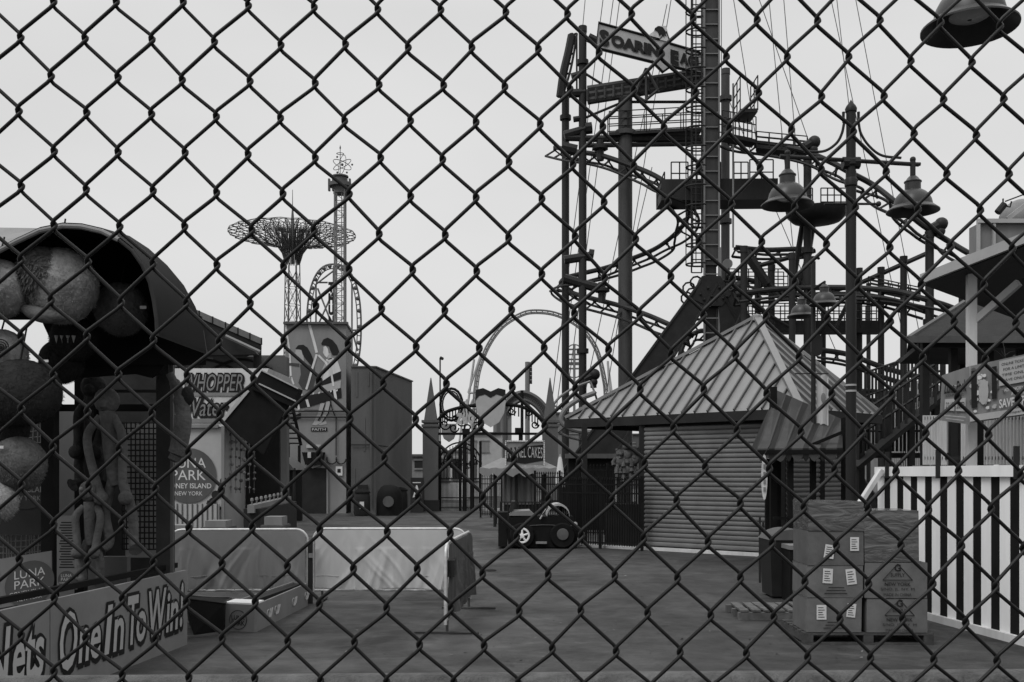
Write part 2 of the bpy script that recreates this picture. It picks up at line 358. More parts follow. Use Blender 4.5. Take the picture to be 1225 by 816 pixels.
def catwalk(x0,y0,x1,y1,D0,D1,wd=.8,h=1.15,n=6,base=.16,name='catwalk'):
    a, b = P(x0,y0,D0), P(x1,y1,D1); mb = MB(); mb.beam(a, b, wd, base)
    t = (b-a); s = t.cross(V((0,0,1))).normalized()*wd/2
    o = mb.build(name, mSteel, rc)
    r = MB(); r.rail(a+s, b+s, h, n, .03, 3); r.rail(a-s, b-s, h, n, .03, 3); r.build('railing', mSteel, o); return o
catwalk(728,163,838,157,D,D,n=5)
catwalk(862,164,902,172,48,48,n=4)
catwalk(905,178,965,184,48,47.5,n=4, h=.7)
catwalk(888,144,896,132,48,46,n=2, h=1.6)
catwalk(872,392,1052,392,50,50,n=14,base=.6)
catwalk(870,350,940,350,52,52,n=6)
catwalk(1040,345,1100,358,48,47,n=5,h=.5)
# the big service platform in the middle, and its half round neighbour
mb = MB(); mb.obox((P(788,233,50)+P(925,232,50))/2, ((P(925,232,50)-P(788,233,50))/2), (0,.9,0), (0,0,.52))
pf = mb.build('service_platform', mSteel, rc)
r = MB()
for x0,x1,h in [(803,823,27),(834,862,27),(878,895,27),(897,925,30)]: MB().rail(P(x0,221,49.2), P(x1,221,49.2), h/F*49, 2, .035, 2).build('railing', mSteel, pf)
r.rail(P(786,247,49.2), P(795,225,49.2), .8, 1, .035, 2); r.build('railing', mSteel, pf)
mb = MB(); c = P(977,252,46.5)
mb.lathe([(0,-.62),(.7,-.6),(1.1,-.5),(1.35,-.25),(1.42,0),(0,0)], c, 20); o = mb.build('round_platform', mSteel, rc)
MB().rail(P(982,250,45.5), P(1014,250,45.5), .95, 4, .03, 3).rail(P(945,250,45.5), P(972,250,45.5), .95, 3, .03, 3).build('railing', mSteel, o)
mb = MB()
for x0,y0,x1,y1,r_ in [(960,270,950,330,.14),(972,270,960,345,.16),(966,345,948,330,.12),(1033,337,1107,304,.13),(985,352,1033,337,.12),(900,320,975,300,.12),(918,340,890,300,.22),(930,355,895,300,.14),(950,350,970,300,.12),
                      (880,392,900,350,.1),(900,365,945,392,.1),(1000,392,1020,350,.1),(1054,395,1081,360,.1),(950,430,985,392,.12),(1060,445,1112,400,.1)]: MB().tube([P(x0,y0,48), P(x1,y1,48)], r_, 6).build('brace', mSteel, rc)
for x,y,Dp in [(970,172,46.8),(1122,270,44.8),(1112,455,47),(1151,344,44),(707,450,51),(880,345,49)]:
    mb = MB(); mb.tube([P(x-8,y+4,Dp), P(x-1,y,Dp), P(x+4,y-2,Dp)], .22, 8); mb.ball(P(x+4,y-2,Dp), .3, 10, 8); mb.ball(P(x+3,y+7,Dp), .22, 10, 8); mb.tube([P(x+3,y-2,Dp), P(x+3,y+14,Dp)], .16, 8)
    mb.build('pipe_joint', mSteel, rc)
# ornament of vertical slats / trackside boards right of the column
mb = MB()
for i in range(7): mb.tube([P(1000+i*16,478,49), P(1000+i*16,500,49)], .08, 5)
mb.build('stub_post', mSteel, rc)
# signboard on the lift: two boards, one word on each, an eagle bust between them
sb_u = P(836,78,D)-P(713,30,D); 
def skew(x, y, c=0.): return P(x, y, D-1-c)
mb = MB(); mb.poly([skew(*p) for p in [(716,27),(789,47),(797,38),(802,52),(836,62),(848,74),(848,90),(803,79),(793,86),(781,74),(713,57)]], (0,.25,0))
sg = mb.build('signboard', mLight, rc)
mb = MB(); ed = [(716,27),(789,47),(797,38),(802,52),(836,62),(848,74),(848,90),(803,79),(793,86),(781,74),(713,57)]
mb.tube([skew(*p, .02) for p in ed], .07, 4, closed=True); mb.build('sign_edge', mInk, sg)
def slantword(mb, w_, x0, y0, x1, y1, hpx, off=.03):
    a, b = skew(x0, y0, .06), skew(x1, y1, .06); u_ = (b-a); vs, fs = text_pts(w_, 0, off)
    ax, bx = min(v.x for v in vs), max(v.x for v in vs); ay, by = min(v.y for v in vs), max(v.y for v in vs)
    mb.add([a+u_*((v.x-ax)/(bx-ax))+V((0,0,1))*((v.y-ay)/(by-ay))*hpx/F*D for v in vs], fs)
mb = MB(); slantword(mb, 'S', 717, 53, 729, 57, 19, .06); slantword(mb, 'OARIN', 731, 55, 789, 69, 14, .07); slantword(mb, "'", 791, 66, 794, 66, 5, .05); slantword(mb, 'E', 802, 76, 812, 79, 17, .07); slantword(mb, 'AGLE', 813, 76, 846, 86, 14, .06); mb.build('lettering', mInk, sg)
mb = MB(); mb.poly([skew(*p,.05) for p in [(773,44),(784,36),(786,31),(797,31),(802,51),(796,49)]], (0,.2,0)); 
mb.m = 1; mb.poly([skew(*p,.1) for p in [(783,36),(783.5,33.5),(788,31),(793,32.5),(796,37),(797,43),(795,41),(794,44),(791,40),(789,43),(787,38),(784.5,35.5)]], (0,.2,0)); mb.build('eagle_bust', [mWhiteW, mInk], sg)
# ladder tower: a square column with a caged ladder on A-shaped legs
tw = thing('ladder_tower', G(850, 49), 'tall square ladder tower with safety cage standing on two dark slanted box legs', 'tower')
mb = MB(); Dt = 49.; a = P(850, 400, Dt); x = a.x; hw = .36; zt = 27.; cz = P(850,400,Dt).z; tz = P(850,318,Dt).z
o = MB().box(x-hw, x+hw, Dt-.2, Dt+.5, tz, zt).build('column', mSteelL, tw)
mb = MB()
for s in (-1, 1): mb.box(x+s*hw-.04, x+s*hw+.04, Dt-.32, Dt-.22, 3.5, zt)
z = 3.6
while z < zt: mb.box(x-hw, x+hw, Dt-.28, Dt-.22, z, z+.05); z += .72
mb.build('rung_frame', mFarM, tw)
MB().box(x-hw*.75, x+hw*.75, Dt-.1, Dt+.4, 2, tz).build('lower_column', mSteel, tw)
mb = MB(); xl = P(832, 300, Dt).x
for s in (-.25, .25): mb.tube([V((xl+s, Dt-.3, tz-.4)), V((xl+s, Dt-.3, zt))], .04, 5)
z = tz-.4
while z < zt: mb.tube([V((xl-.25, Dt-.3, z)), V((xl+.25, Dt-.3, z))], .03, 4); z += .32
o = mb.build('ladder', mSteel, tw)
mb = MB(); z = tz
while z < zt:
    mb.tube([V((xl+.1+.62*math.cos(t), Dt-.3+.45*math.sin(t), z)) for t in [math.pi*(k/10) *1.3+math.pi*.35 for k in range(11)]], .045, 5); z += .95
for k in (2,5,8):
    t = math.pi*(k/10)*1.3+math.pi*.35; mb.tube([V((xl+.1+.62*math.cos(t), Dt-.3+.45*math.sin(t), tz)), V((xl+.1+.62*math.cos(t), Dt-.3+.45*math.sin(t), zt))], .025, 4)
mb.build('safety_cage', mSteel, o)
for px_ in ([(838,337),(858,340),(695,612),(638,612)], [(858,338),(876,350),(1060,612),(1000,612),(862,395)]):
    pp = [P(a_[0], a_[1], Dt-.4) for a_ in px_]; MB().poly(pp, (0,1.1,0)).build('leg', mDark, tw)
    MB().tube([pp[0]+V((0,-.02,0)), pp[-1 if len(pp) == 4 else -2]+V((0,-.02,0))], .07, 5).tube([pp[1]+V((0,-.02,0)), pp[2]+V((0,-.02,0))], .07, 5).build('leg_edge', mSteel, tw)
mb = MB(); mb.poly([P(*p, Dt-.45) for p in [(840,330),(862,330),(874,352),(864,366),(847,366),(829,358)]], (0,.9,0))
for i in range(9): mb.ball(P(838+i*4.5, 352+8*math.sin(i*2.2), Dt-.5), .07, 6, 4)
mb.build('hub_plate', mDark, tw)
for i, (px_, py_) in enumerate([(828,352),(824,345),(833,338),(887,385),(822,357)]):
    c = P(px_, py_, Dt); MB().tube([c+V((.3*math.cos(t*.7), 0, .3*math.sin(t*.7))) for t in range(7)], .05, 5).build('hose_loop', mSteel, tw)
MB().lathe([(.0,0),(.22,0),(.25,.03),(.25,.12),(0,.12)], P(869,317,50.6)-V((0,.2,0)), 20, (0,-1,0)).build('disc_gauge', mFarL, tw)
MB().tube([P(862,296,48.7), P(862,350,48.7)], .05, 5).tube([P(877,100,48.7), P(877,296,48.7)], .05, 5).build('conduit', mFarM, tw)
# guy wires, every one its own thin cable
cab = thing('guy_wires', V((0, 62, 0)), 'thin steel guy wires slanting down the sky around the coaster and ladder tower', 'cables')
for x0,y0,x1,y1 in [(700,0,697,33),(722,-5,655,520),(735,-10,664,500),(744,-20,672,520),(806,-20,724,480),(798,5,700,470),(863,-10,863,330),(876,-10,905,170),(905,-10,972,182),(919,-10,952,330),(936,-20,965,330),
                    (990,-20,1080,400),(1020,-20,1100,400),(872,120,1000,420),(780,200,728,420),(1000,-10,1024,200)]:
    MB().tube([P(x0,y0,62), P(x1,y1,60)], .026, 4).build('cable', mFar, cab)

# ---------------------------------------------------------------- far rides on the skyline
# mushroom-shaped lattice tower
D = 290.; s_ = D/F; PJ = 1
pj = thing('lattice_tower', G(350, D), 'far mushroom-shaped steel lattice tower with a flat round top and tall mast', 'tower')
cx = P(350, 0, D).x; zb = 1.75
def PZ(y): return H+(HY-y)*s_
mb = MB(); nr = 15
leg0, leg1 = 2.7*1.1, 2.05
for k in range(6):
    a = math.pi*2*k/6+.26; mb.tube([V((cx+leg0*math.cos(a), D+leg0*math.sin(a), 0)), V((cx+leg1*math.cos(a), D+leg1*math.sin(a), PZ(316)))], .17, 5)
zz = 6
while zz < PZ(316)-2:
    f0 = zz/PZ(316); f1 = (zz+5)/PZ(316)
    for k in range(6):
        a = math.pi*2*k/6+.26; b = math.pi*2*(k+1)/6+.26; r0 = leg0+(leg1-leg0)*f0; r1 = leg0+(leg1-leg0)*f1
        p0 = V((cx+r0*math.cos(a), D+r0*math.sin(a), zz)); p1 = V((cx+r0*math.cos(b), D+r0*math.sin(b), zz)); q1 = V((cx+r1*math.cos(b), D+r1*math.sin(b), zz+5)); q0 = V((cx+r1*math.cos(a), D+r1*math.sin(a), zz+5))
        mb.tube([p0, q1], .09, 3); mb.tube([p1, q0], .09, 3); mb.tube([p0, p1], .09, 3)
    zz += 5
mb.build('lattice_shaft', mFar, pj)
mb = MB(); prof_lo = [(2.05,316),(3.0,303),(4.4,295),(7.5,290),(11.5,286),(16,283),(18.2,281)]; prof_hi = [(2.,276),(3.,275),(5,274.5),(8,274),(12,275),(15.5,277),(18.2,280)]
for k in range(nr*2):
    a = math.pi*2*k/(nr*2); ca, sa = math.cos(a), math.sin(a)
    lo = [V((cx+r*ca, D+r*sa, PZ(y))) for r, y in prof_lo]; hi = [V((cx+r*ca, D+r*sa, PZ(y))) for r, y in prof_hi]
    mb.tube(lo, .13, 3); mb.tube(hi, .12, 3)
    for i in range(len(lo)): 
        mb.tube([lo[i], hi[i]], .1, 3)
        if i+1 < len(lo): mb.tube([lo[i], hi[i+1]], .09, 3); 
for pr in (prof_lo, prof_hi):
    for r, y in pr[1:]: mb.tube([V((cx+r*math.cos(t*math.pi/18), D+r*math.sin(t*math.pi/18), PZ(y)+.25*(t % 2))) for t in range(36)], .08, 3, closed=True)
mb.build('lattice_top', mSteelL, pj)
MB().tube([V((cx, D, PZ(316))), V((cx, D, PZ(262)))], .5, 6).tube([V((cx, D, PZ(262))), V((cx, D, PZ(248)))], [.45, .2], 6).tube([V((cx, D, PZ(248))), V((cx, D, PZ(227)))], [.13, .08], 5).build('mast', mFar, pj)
# drop tower with an atom ornament
D = 150.; s_ = D/F; dt = thing('drop_tower', G(407, D), 'slim lattice drop tower ride topped by an atom-shaped ornament', 'tower'); cx = P(407, 0, D).x
mb = MB(); hw = .72
for sx in (-1, 1):
    for sy in (-1, 1): mb.tube([V((cx+sx*hw, D+sy*hw, 0)), V((cx+sx*hw, D+sy*hw, PZ(228)))], .13, 5)
    mb.tube([V((cx+sx*.36, D-.8, 0)), V((cx+sx*.36, D-.8, PZ(228)))], .07, 4)
z = 1; i = 0
while z < PZ(230):
    s1 = 1 if i % 2 else -1
    mb.tube([V((cx-hw, D-hw, z)), V((cx+hw, D-hw, z))], .06, 3); mb.tube([V((cx-hw*s1, D-hw, z)), V((cx+hw*s1, D-hw, z+1.1))], .06, 3); mb.tube([V((cx-hw, D+hw, z)), V((cx+hw, D+hw, z))], .05, 3); mb.tube([V((cx-hw, D-hw*s1, z)), V((cx-hw, D+hw*s1, z+1.1))], .05, 3)
    z += 1.1; i += 1
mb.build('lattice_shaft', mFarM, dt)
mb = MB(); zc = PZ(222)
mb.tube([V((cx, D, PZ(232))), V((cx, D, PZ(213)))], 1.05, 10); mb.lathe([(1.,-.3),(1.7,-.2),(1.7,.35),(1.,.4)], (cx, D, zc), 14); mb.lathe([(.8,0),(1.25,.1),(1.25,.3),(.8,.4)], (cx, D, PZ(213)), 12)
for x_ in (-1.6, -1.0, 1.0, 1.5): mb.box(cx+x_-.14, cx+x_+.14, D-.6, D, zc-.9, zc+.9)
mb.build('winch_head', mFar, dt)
mb = MB(); ac = V((cx+.3, D, PZ(197)))
for tl in (.5, -.5, 1.4):
    mb.tube([ac+V((1.5*math.cos(t*.4189)*math.cos(tl)-.6*math.sin(t*.4189)*math.sin(tl), .5*math.sin(t*.4189), 1.5*math.cos(t*.4189)*math.sin(tl)+.6*math.sin(t*.4189)*math.cos(tl))) for t in range(15)], .055, 4, closed=True)
for a_ in (0, 2.1, 4.2, 5.2): mb.ball(ac+V((1.5*math.cos(a_), 0, 1.35*math.sin(a_))), .16, 6, 5)
mb.ball(ac, .22, 8, 6); mb.tube([ac+V((-.3,0,-2.2)), ac+V((-.3,0,2.6))], .05, 4); mb.lathe([(0,0),(.14,.3),(0,.8)], ac+V((-.3,0,2.2)), 6); mb.lathe([(.5,0),(.6,.05),(.5,.1)], ac+V((-.3,0,1.6)), 10)
mb.build('atom_ornament', mFar, dt)
# oval loop ride with letters down its middle
D = 165.; s_ = D/F; lp = thing('oval_loop_ride', G(400, D), 'upright oval ring ride with studs round its rim, behind the drop tower', 'ride'); cx = P(399.5, 0, D).x
mb = MB(); ov = []
for k in range(60):
    a = 2*math.pi*k/60; ex = 32.5*abs(math.cos(a))**.8*(1 if math.cos(a) > 0 else -1); ey = 75*abs(math.sin(a))**.85*(1 if math.sin(a) > 0 else -1); ov.append((ex, ey))
yc = 391
for rr, rad in ((1, .16), (.86, .1)): mb.tube([V((cx+ex*s_*rr, D, PZ(yc-ey*(rr*.5+.5)))) for ex, ey in ov], rad, 5, closed=True)
for k, (ex, ey) in enumerate(ov):
    a = V((cx+ex*s_, D, PZ(yc-ey))); b = V((cx+ex*s_*.86, D, PZ(yc-ey*.93))); mb.tube([a, b], .08, 4)
    if k % 2 == 0: mb.ball(a.lerp(b, .4), .38, 6, 4)
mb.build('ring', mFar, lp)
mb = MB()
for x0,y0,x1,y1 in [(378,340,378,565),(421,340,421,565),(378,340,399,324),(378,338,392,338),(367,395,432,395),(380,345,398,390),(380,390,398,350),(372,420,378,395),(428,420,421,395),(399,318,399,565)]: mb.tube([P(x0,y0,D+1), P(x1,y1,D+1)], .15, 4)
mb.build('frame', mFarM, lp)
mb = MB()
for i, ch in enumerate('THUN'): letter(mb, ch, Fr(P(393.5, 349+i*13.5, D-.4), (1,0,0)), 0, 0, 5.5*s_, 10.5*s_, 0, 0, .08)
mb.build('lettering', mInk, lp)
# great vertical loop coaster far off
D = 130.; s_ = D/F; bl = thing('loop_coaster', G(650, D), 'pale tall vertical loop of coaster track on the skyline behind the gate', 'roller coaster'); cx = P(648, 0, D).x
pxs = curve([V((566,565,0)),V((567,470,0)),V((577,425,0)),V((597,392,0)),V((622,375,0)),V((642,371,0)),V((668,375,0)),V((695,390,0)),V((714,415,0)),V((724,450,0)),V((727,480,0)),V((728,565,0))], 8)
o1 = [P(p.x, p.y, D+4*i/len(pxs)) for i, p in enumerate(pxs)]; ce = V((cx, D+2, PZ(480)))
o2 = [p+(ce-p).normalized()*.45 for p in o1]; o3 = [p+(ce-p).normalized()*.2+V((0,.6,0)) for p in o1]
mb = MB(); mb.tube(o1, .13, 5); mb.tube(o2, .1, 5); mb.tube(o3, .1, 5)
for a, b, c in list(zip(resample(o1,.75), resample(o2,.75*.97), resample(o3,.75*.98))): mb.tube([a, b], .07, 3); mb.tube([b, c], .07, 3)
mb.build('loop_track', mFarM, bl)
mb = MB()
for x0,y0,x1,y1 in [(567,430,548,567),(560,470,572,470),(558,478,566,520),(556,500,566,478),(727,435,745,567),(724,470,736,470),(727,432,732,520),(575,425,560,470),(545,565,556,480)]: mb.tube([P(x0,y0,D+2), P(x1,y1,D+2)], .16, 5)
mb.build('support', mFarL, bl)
D = 110.; s_ = D/F; sw = thing('small_ring_ride', G(687, D), 'thin small hoop ride seen between the coaster supports', 'ride')
mb = MB(); mb.tube([P(687+13*math.cos(t*.314), 432+20*math.sin(t*.314), D) for t in range(20)], .07, 4, closed=True)
for y in (418,424,430,436,441): mb.tube([P(681,y,D), P(693,y,D)], .1, 4)
mb.tube([P(675,434,D), P(699,434,D)], .1, 4); mb.ball(P(676,435,D), .25, 8, 6); mb.ball(P(698,435,D), .25, 8, 6); mb.build('hoop', mFarM, sw); MB().tube([P(687,412,D), P(687,585,D)], .14, 6).build('mast', mFarM, sw)
# floodlight mast and lamp pole beyond the gate
D = 70.; fm = thing('floodlight_mast', G(631, D), 'slim floodlight mast with a column of lamps beyond the gate', 'light mast')
MB().tube([V((P(631,0,D).x, D, 0)), P(631,433,D)], .17, 8).build('pole', mFarM, fm)
for i in range(5): MB().obox(P(634.5,437+i*5,D), (.12,0,0), (0,.12,0), (0,0,.13)).tube([P(631,437+i*5,D), P(634,437+i*5,D)], .05, 4).build('floodlight', mDark, fm)
D = 60.; o = thing('street_lamp', G(527, D), 'thin street lamp with a single small head behind the left gate pillar', 'street lamp')
MB().tube([V((P(526.5,0,D).x, D, 0)), P(526.5,428,D)], .045, 6).build('pole', mDark, o); MB().tube([P(526.5,428,D), P(528.5,427,D)], .06, 6).ball(P(529,429,D), .1, 8, 6).build('lamp_head', mDark, o)
# ---------------------------------------------------------------- gate at the end of the yard
D = 47.; s_ = D/F
def obelisk(x, label):
    o = thing('gate_pillar', G(x, D), label, 'pillar', 'obelisk pillars of the gate'); c = P(x, 0, D).x; h = .36
    MB().box(c-h, c+h, D-h, D+h, .52, PZ(511)).build('shaft', mConcD, o)
    MB().box(c-h-.06, c+h+.06, D-h-.06, D+h+.06, 0, .52).build('plinth', mDark, o)
    MB().box(c-h-.05, c+h+.05, D-h-.05, D+h+.05, PZ(510.9), PZ(508)).box(c-h-.05, c+h+.05, D-h-.05, D+h+.05, PZ(506), PZ(503)).box(c-h+.04, c+h-.04, D-h+.04, D+h-.04, PZ(507.9), PZ(506.1)).build('collar', mConcD, o)
    z0, z1 = PZ(502.9), PZ(452); k = .3
    MB().hexa([(c-k,D-k,z0),(c+k,D-k,z0),(c+k,D+k,z0),(c-k,D+k,z0)], [(c-.02,D-.02,z1),(c+.02,D-.02,z1),(c+.02,D+.02,z1),(c-.02,D+.02,z1)]).build('spire', mConcD, o)
def PZ(y): return H+(HY-y)*s_
obelisk(515.5, 'grey obelisk pillar left of the gate, bare from spire to plinth')
obelisk(658, 'grey obelisk pillar right of the gate, behind the FUNNEL CAKES sign')
ga = thing('gate_arch', G(585, D), 'black iron gate arch with curling ironwork, letters and a blank shield board', 'gate arch')
mb = MB(); mb.beam(P(524,519,D), P(650,519,D), .2, .11)
for x in (556, 565, 623): mb.tube([V((P(x,0,D).x, D, 0)), P(x, 519, D)], .1, 6)
mb.box(P(616,0,D).x, P(624,0,D).x, D-.2, D+.2, PZ(518), PZ(512)); mb.box(P(553,0,D).x, P(562,0,D).x, D-.2, D+.2, PZ(520), PZ(513))
mb.tube([P(624.5,519,D), P(624.5,467,D)], .07, 6)
mb.build('beam', mBlack, ga)
mb = MB(); up = curve([P(*p, D) for p in [(524,503),(532,494),(545,489),(560,486),(572,485),(590,484),(606,484),(625,487),(640,495),(652,508)]]); lo = [p-V((0,0,.75)) for p in up]
mb.tube(up, .09, 6); 
for i in range(0, len(up)-6, 2):
    if 24 < i < 50: continue
    mb.tube([up[i], up[i]-V((0,0,.5))], .03, 4)
for x,y,r in [(532,508,7),(543,512,6),(552,503,8),(560,512,7),(568,500,7),(572,511,6),(545,500,5),(612,492,5),(640,508,5),(632,494,4)]:
    mb.tube([P(x+r*(1-t*.055)*math.cos(t*.55), y+r*(1-t*.055)*math.sin(t*.55), D) for t in range(15)], .035, 4)
mb.tube([P(540+13*math.cos(t*.314), 484+19*math.sin(t*.314), D+.3) for t in range(20)], .07, 5, closed=True)
mb.tube([P(540+10.5*math.cos(t*.314), 484+16*math.sin(t*.314), D+.3) for t in range(20)], .035, 4, closed=True)
mb.build('ironwork', mBlack, ga)
mb = MB(); letter(mb, 'ZHO', Fr(P(547,506,D-.15), (1,0,0)), 0, 0, .78, .42, 0, 0, .1); mb.build('lettering', mLight, ga)
mb = MB(); fr_ = Fr(P(587,488,D-.3), (1,0,0))   # plain shield board, left without any picture
pts = [(-17,21),(-9,23),(0,19),(9,23),(17,21),(18,8),(16,-6),(10,-17),(0,-23),(-10,-17),(-16,-6),(-18,8)]
mb.poly([fr_(a*s_, b*s_) for a, b in pts], (0,.12,0)); mb.m = 1
mb.poly([fr_(a*s_, b*s_, .02) for a, b in [(-18,9),(-17.6,21.5),(-9,23.6),(0,19.5),(9,23.6),(17.6,21.5),(18,9),(14,14),(7,16),(0,12),(-7,16),(-14,14)]], (0,.03,0)); mb.build('shield_board', [mLight, mInk], ga)
mb = MB(); mb.poly([P(x,y,D+1.2) for x,y in [(528,507),(546,507),(546,517),(543,525),(537,529),(531,525),(528,517)]], (0,.1,0)); mb.build('small_board', mLight, ga)
# lattice bridge (pale wooden coaster arc) behind the arch
D2 = 62.; wc = thing('lattice_arc', G(630, D2), 'arched lattice truss of track rising between shield board and right obelisk', 'coaster track')
a1 = curve([P(*p, D2) for p in [(600,490),(607,480),(617,472),(628,470),(640,475),(650,484),(658,496)]], 5); a2 = curve([P(*p, D2) for p in [(604,497),(610,488),(619,481),(628,479),(638,484),(646,492),(653,503)]], 5)
mb = MB(); mb.tube(a1, .16, 5); mb.tube(a2, .12, 5)
for i in range(0, len(a1)-1): mb.tube([a1[i], a2[i]], .05, 4); mb.tube([a1[i], a2[i+1]], .04, 4)
mb.build('truss', mFar, wc)
for i in (3, 27): MB().tube([a1[i], V((a1[i].x, D2, 0))], .15, 6).build('support', mFar, wc)
# railings and double gate under the arch
gt = thing('iron_gate', G(552, D), 'black iron double gate with arched filigree top between pillar and post', 'gate')
mb = MB(); x0, x1 = P(525,0,D).x, P(576,0,D).x
for z in (.12, .6, 1.35, 1.5): mb.box(x0, x1, D-.02, D+.02, z, z+.05)
n = 34
for i in range(n+1): x = x0+(x1-x0)*i/n; mb.box(x-.012, x+.012, D-.015, D+.015, .1, 1.5+ (0 if i % 2 else .1))
mb.build('lower_bars', mBlack, gt)
mb = MB(); xm = (x0+x1)/2
for r in (1., .8): mb.tube([V((xm+r*math.cos(math.pi*t/16), D, PZ(556)+r*1.05*math.sin(math.pi*t/16))) for t in range(17)], .04, 5)
for i in range(14): x = xm-.9+1.8*i/13; mb.tube([V((x, D, 1.5)), V((x, D, PZ(556)+.95*math.sqrt(max(0,1-((x-xm)/1.)**2))))], .018, 4)
for k in range(16): mb.tube([V((xm-.75+.1*k+.12*math.cos(t*.8), D-.05, PZ(555)+.12*math.sin(k)+.12*math.sin(t*.8))) for t in range(8)], .022, 4)
mb.build('filigree', mBlack, gt)
for x in (x0+.05, xm, x1-.05): MB().tube([V((x, D, 0)), V((x, D, 3.3))], .06, 6).build('gate_post', mBlack, gt)
# low wall and pale strip under the gate, buildings past the gate
MBk = MB().box(x0, P(600,0,D).x, D+.3, D+.6, 0, .1); tag(MBk.build('kerb', mWhiteW), kind='structure')
def block(x0, x1, ytop, D, depth, m, name, label, cat='building', win=(), roof=None, ytop2=None):
    a, b = P(x0,ytop,D), P(x1,ytop2 or ytop,D); o = thing(name, V(((a.x+b.x)/2, D, 0)), label, cat)
    MB().hexa([(a.x,D,0),(b.x,D,0),(b.x,D+depth,0),(a.x,D+depth,0)], [(a.x,D,a.z),(b.x,D,b.z),(b.x,D+depth,b.z),(a.x,D+depth,a.z)]).build('wall', m, o)
    MB().beam((a.x-.1,D-.06,a.z+.06),(b.x+.1,D-.06,b.z+.06),.3,.14).build('parapet', roof or mMidD, o)
    for wx0, wx1, wy0, wy1, wm in win:
        q, r = P(wx0,wy1,D), P(wx1,wy0,D); f = MB().box(q.x,r.x,D-.05,D-.01,q.z,r.z).build('window', wm, o)
        MB().box(q.x-.06,r.x+.06,D-.09,D-.052,r.z,r.z+.1).box(q.x-.06,r.x+.06,D-.09,D-.052,q.z-.1,q.z).build('frame', mMid, f)
    return o
block(493, 511, 546, 60, 6, mMid, 'low_building', 'low grey building showing left of the left obelisk', win=[(496,506,551,560,mDark)])
block(523, 556, 541, 66, 8, mWhiteW, 'pale_building', 'pale low building seen through the iron gate', win=[(527,537,549,575,mMidD),(541,552,549,572,mDark)])
block(556, 600, 519, 78, 8, mLight, 'pale_building', 'pale two storey building between the gate posts', win=[(560,570,528,540,mMid),(575,585,528,540,mMid),(560,570,552,575,mMidD)])
block(590, 612, 496, 95, 9, mFarM, 'tower_block', 'distant narrow tower block below the shield board', win=[(594,598,500,560,mFar),(603,607,500,560,mFar)])
block(606, 664, 541, 100, 9, mFarL, 'distant_building', 'distant pale building low between sign and right obelisk', win=[(612,650,546,549,mMid)])
block(664, 700, 495, 88, 9, mFarM, 'distant_building', 'distant mid grey building right of the right obelisk', win=[(668,694,503,506,mMidD),(668,694,515,518,mMidD)])
block(700, 770, 520, 120, 9, mFar, 'distant_building', 'distant dark building low behind the coaster supports', win=[(710,760,530,533,mMidD)])
block(1030, 1160, 478, 95, 9, mMid, 'long_building', 'long flat roofed building behind the coaster on the right', win=[(1040,1150,484,490,mLight)])
block(270, 345, 428, 62, 8, mMid, 'roof_building', 'flat grey building between grandstand roof and mural building', win=[(290,330,436,442,mMidD)])

# ---------------------------------------------------------------- mural building and its annexe
D = 44.; s_ = D/F
mbld = thing('mural_building', G(380, D), 'tall grey stucco building painted with two women sitting on a swing', 'building')
xa, xb, zt = P(341,0,D).x, P(414,0,D).x, PZ(388); xc = P(419.5,0,D+1).x
MB().hexa([(xa,D,0),(xb,D,0),(xb-.2,D+3,0),(xa,D+3,0)], [(xa,D,zt),(xb,D,zt),(xb-.2,D+3,zt),(xa,D+3,zt)]).build('wall', mConcL, mbld)
MB().beam((xa-.05,D-.05,zt+.04),(xb+.1,D-.05,zt+.04),.2,.1).beam((xb,D+.05,zt+.04),(xb-.2,D+3,zt+.04),.1,.1).build('parapet', mMidD, mbld)
for y in (492, 499): MB().tube([P(340,y,D-.1), P(416,y,D-.1)], .035, 5).build('pipe', mDark, mbld)
MB().tube([P(395,480,D-.08), P(398,492,D-.08), P(402,500,D-.08), P(402,545,D-.08)], .025, 5).build('pipe', mDark, mbld)
mu_ = MB(); fr_ = Fr((0,D-.02,0), (1,0,0))
def flat(mb, mi, pxs, c=.0):
    mb.m = mi; mb.poly([P(x,y,D)+V((0,-.012-c,0)) for x,y in pxs], (0,.004,0))
def limb(mb, mi, pts, wpx, c=.0):
    mb.m = mi
    L_, R_ = [], []; n = len(pts); ws = wpx if isinstance(wpx, (list,tuple)) else [wpx]*n
    for i, (x,y) in enumerate(pts):
        a = pts[max(i-1,0)]; b = pts[min(i+1,n-1)]; dx_, dy_ = b[0]-a[0], b[1]-a[1]; l_ = math.hypot(dx_,dy_); nx, ny = -dy_/l_*ws[i]/2, dx_/l_*ws[i]/2
        L_.append((x+nx,y+ny)); R_.append((x-nx,y-ny))
    for i in range(n-1):
        mb.add([P(q[0],q[1],D)+V((0,-.012-c,0)) for q in (L_[i],L_[i+1],R_[i+1],R_[i])], [(0,1,2,3)])
MU = [mInk, mSkin, mWhiteW, mMid, mMuD]
limb(mu_, 2, [(341.5,388),(346.5,420),(348,450),(345,458)], 2.2); limb(mu_, 2, [(348,450),(351.5,460)], 2)
limb(mu_, 2, [(370,388),(376.5,412),(379,422)], 3.2, .001)
flat(mu_, 0, [(353.5,417),(357,413),(363,412.5),(368,416),(372,423),(376,433),(376,440),(371,436),(366,430),(362,424),(361,419),(357,418)], .0105)   # hair left
flat(mu_, 1, [(354,418.5),(360,418),(363,425),(364,433),(360,434),(357.5,430),(354.5,429.5),(354.5,426),(353,424.5)], .009)                            # face left
flat(mu_, 4, [(359,436),(368,436),(376,440),(378,450),(374,466),(362,466),(357,458),(360,448)], .004)
limb(mu_, 4, [(358,437),(350,436),(340,436)], [4,3.5,3], .003)
limb(mu_, 1, [(352,470),(357,488),(355,498)], [5,4,3], .003); flat(mu_, 0, [(351,497),(360,494),(360,500),(353,504),(350,504)], .004)
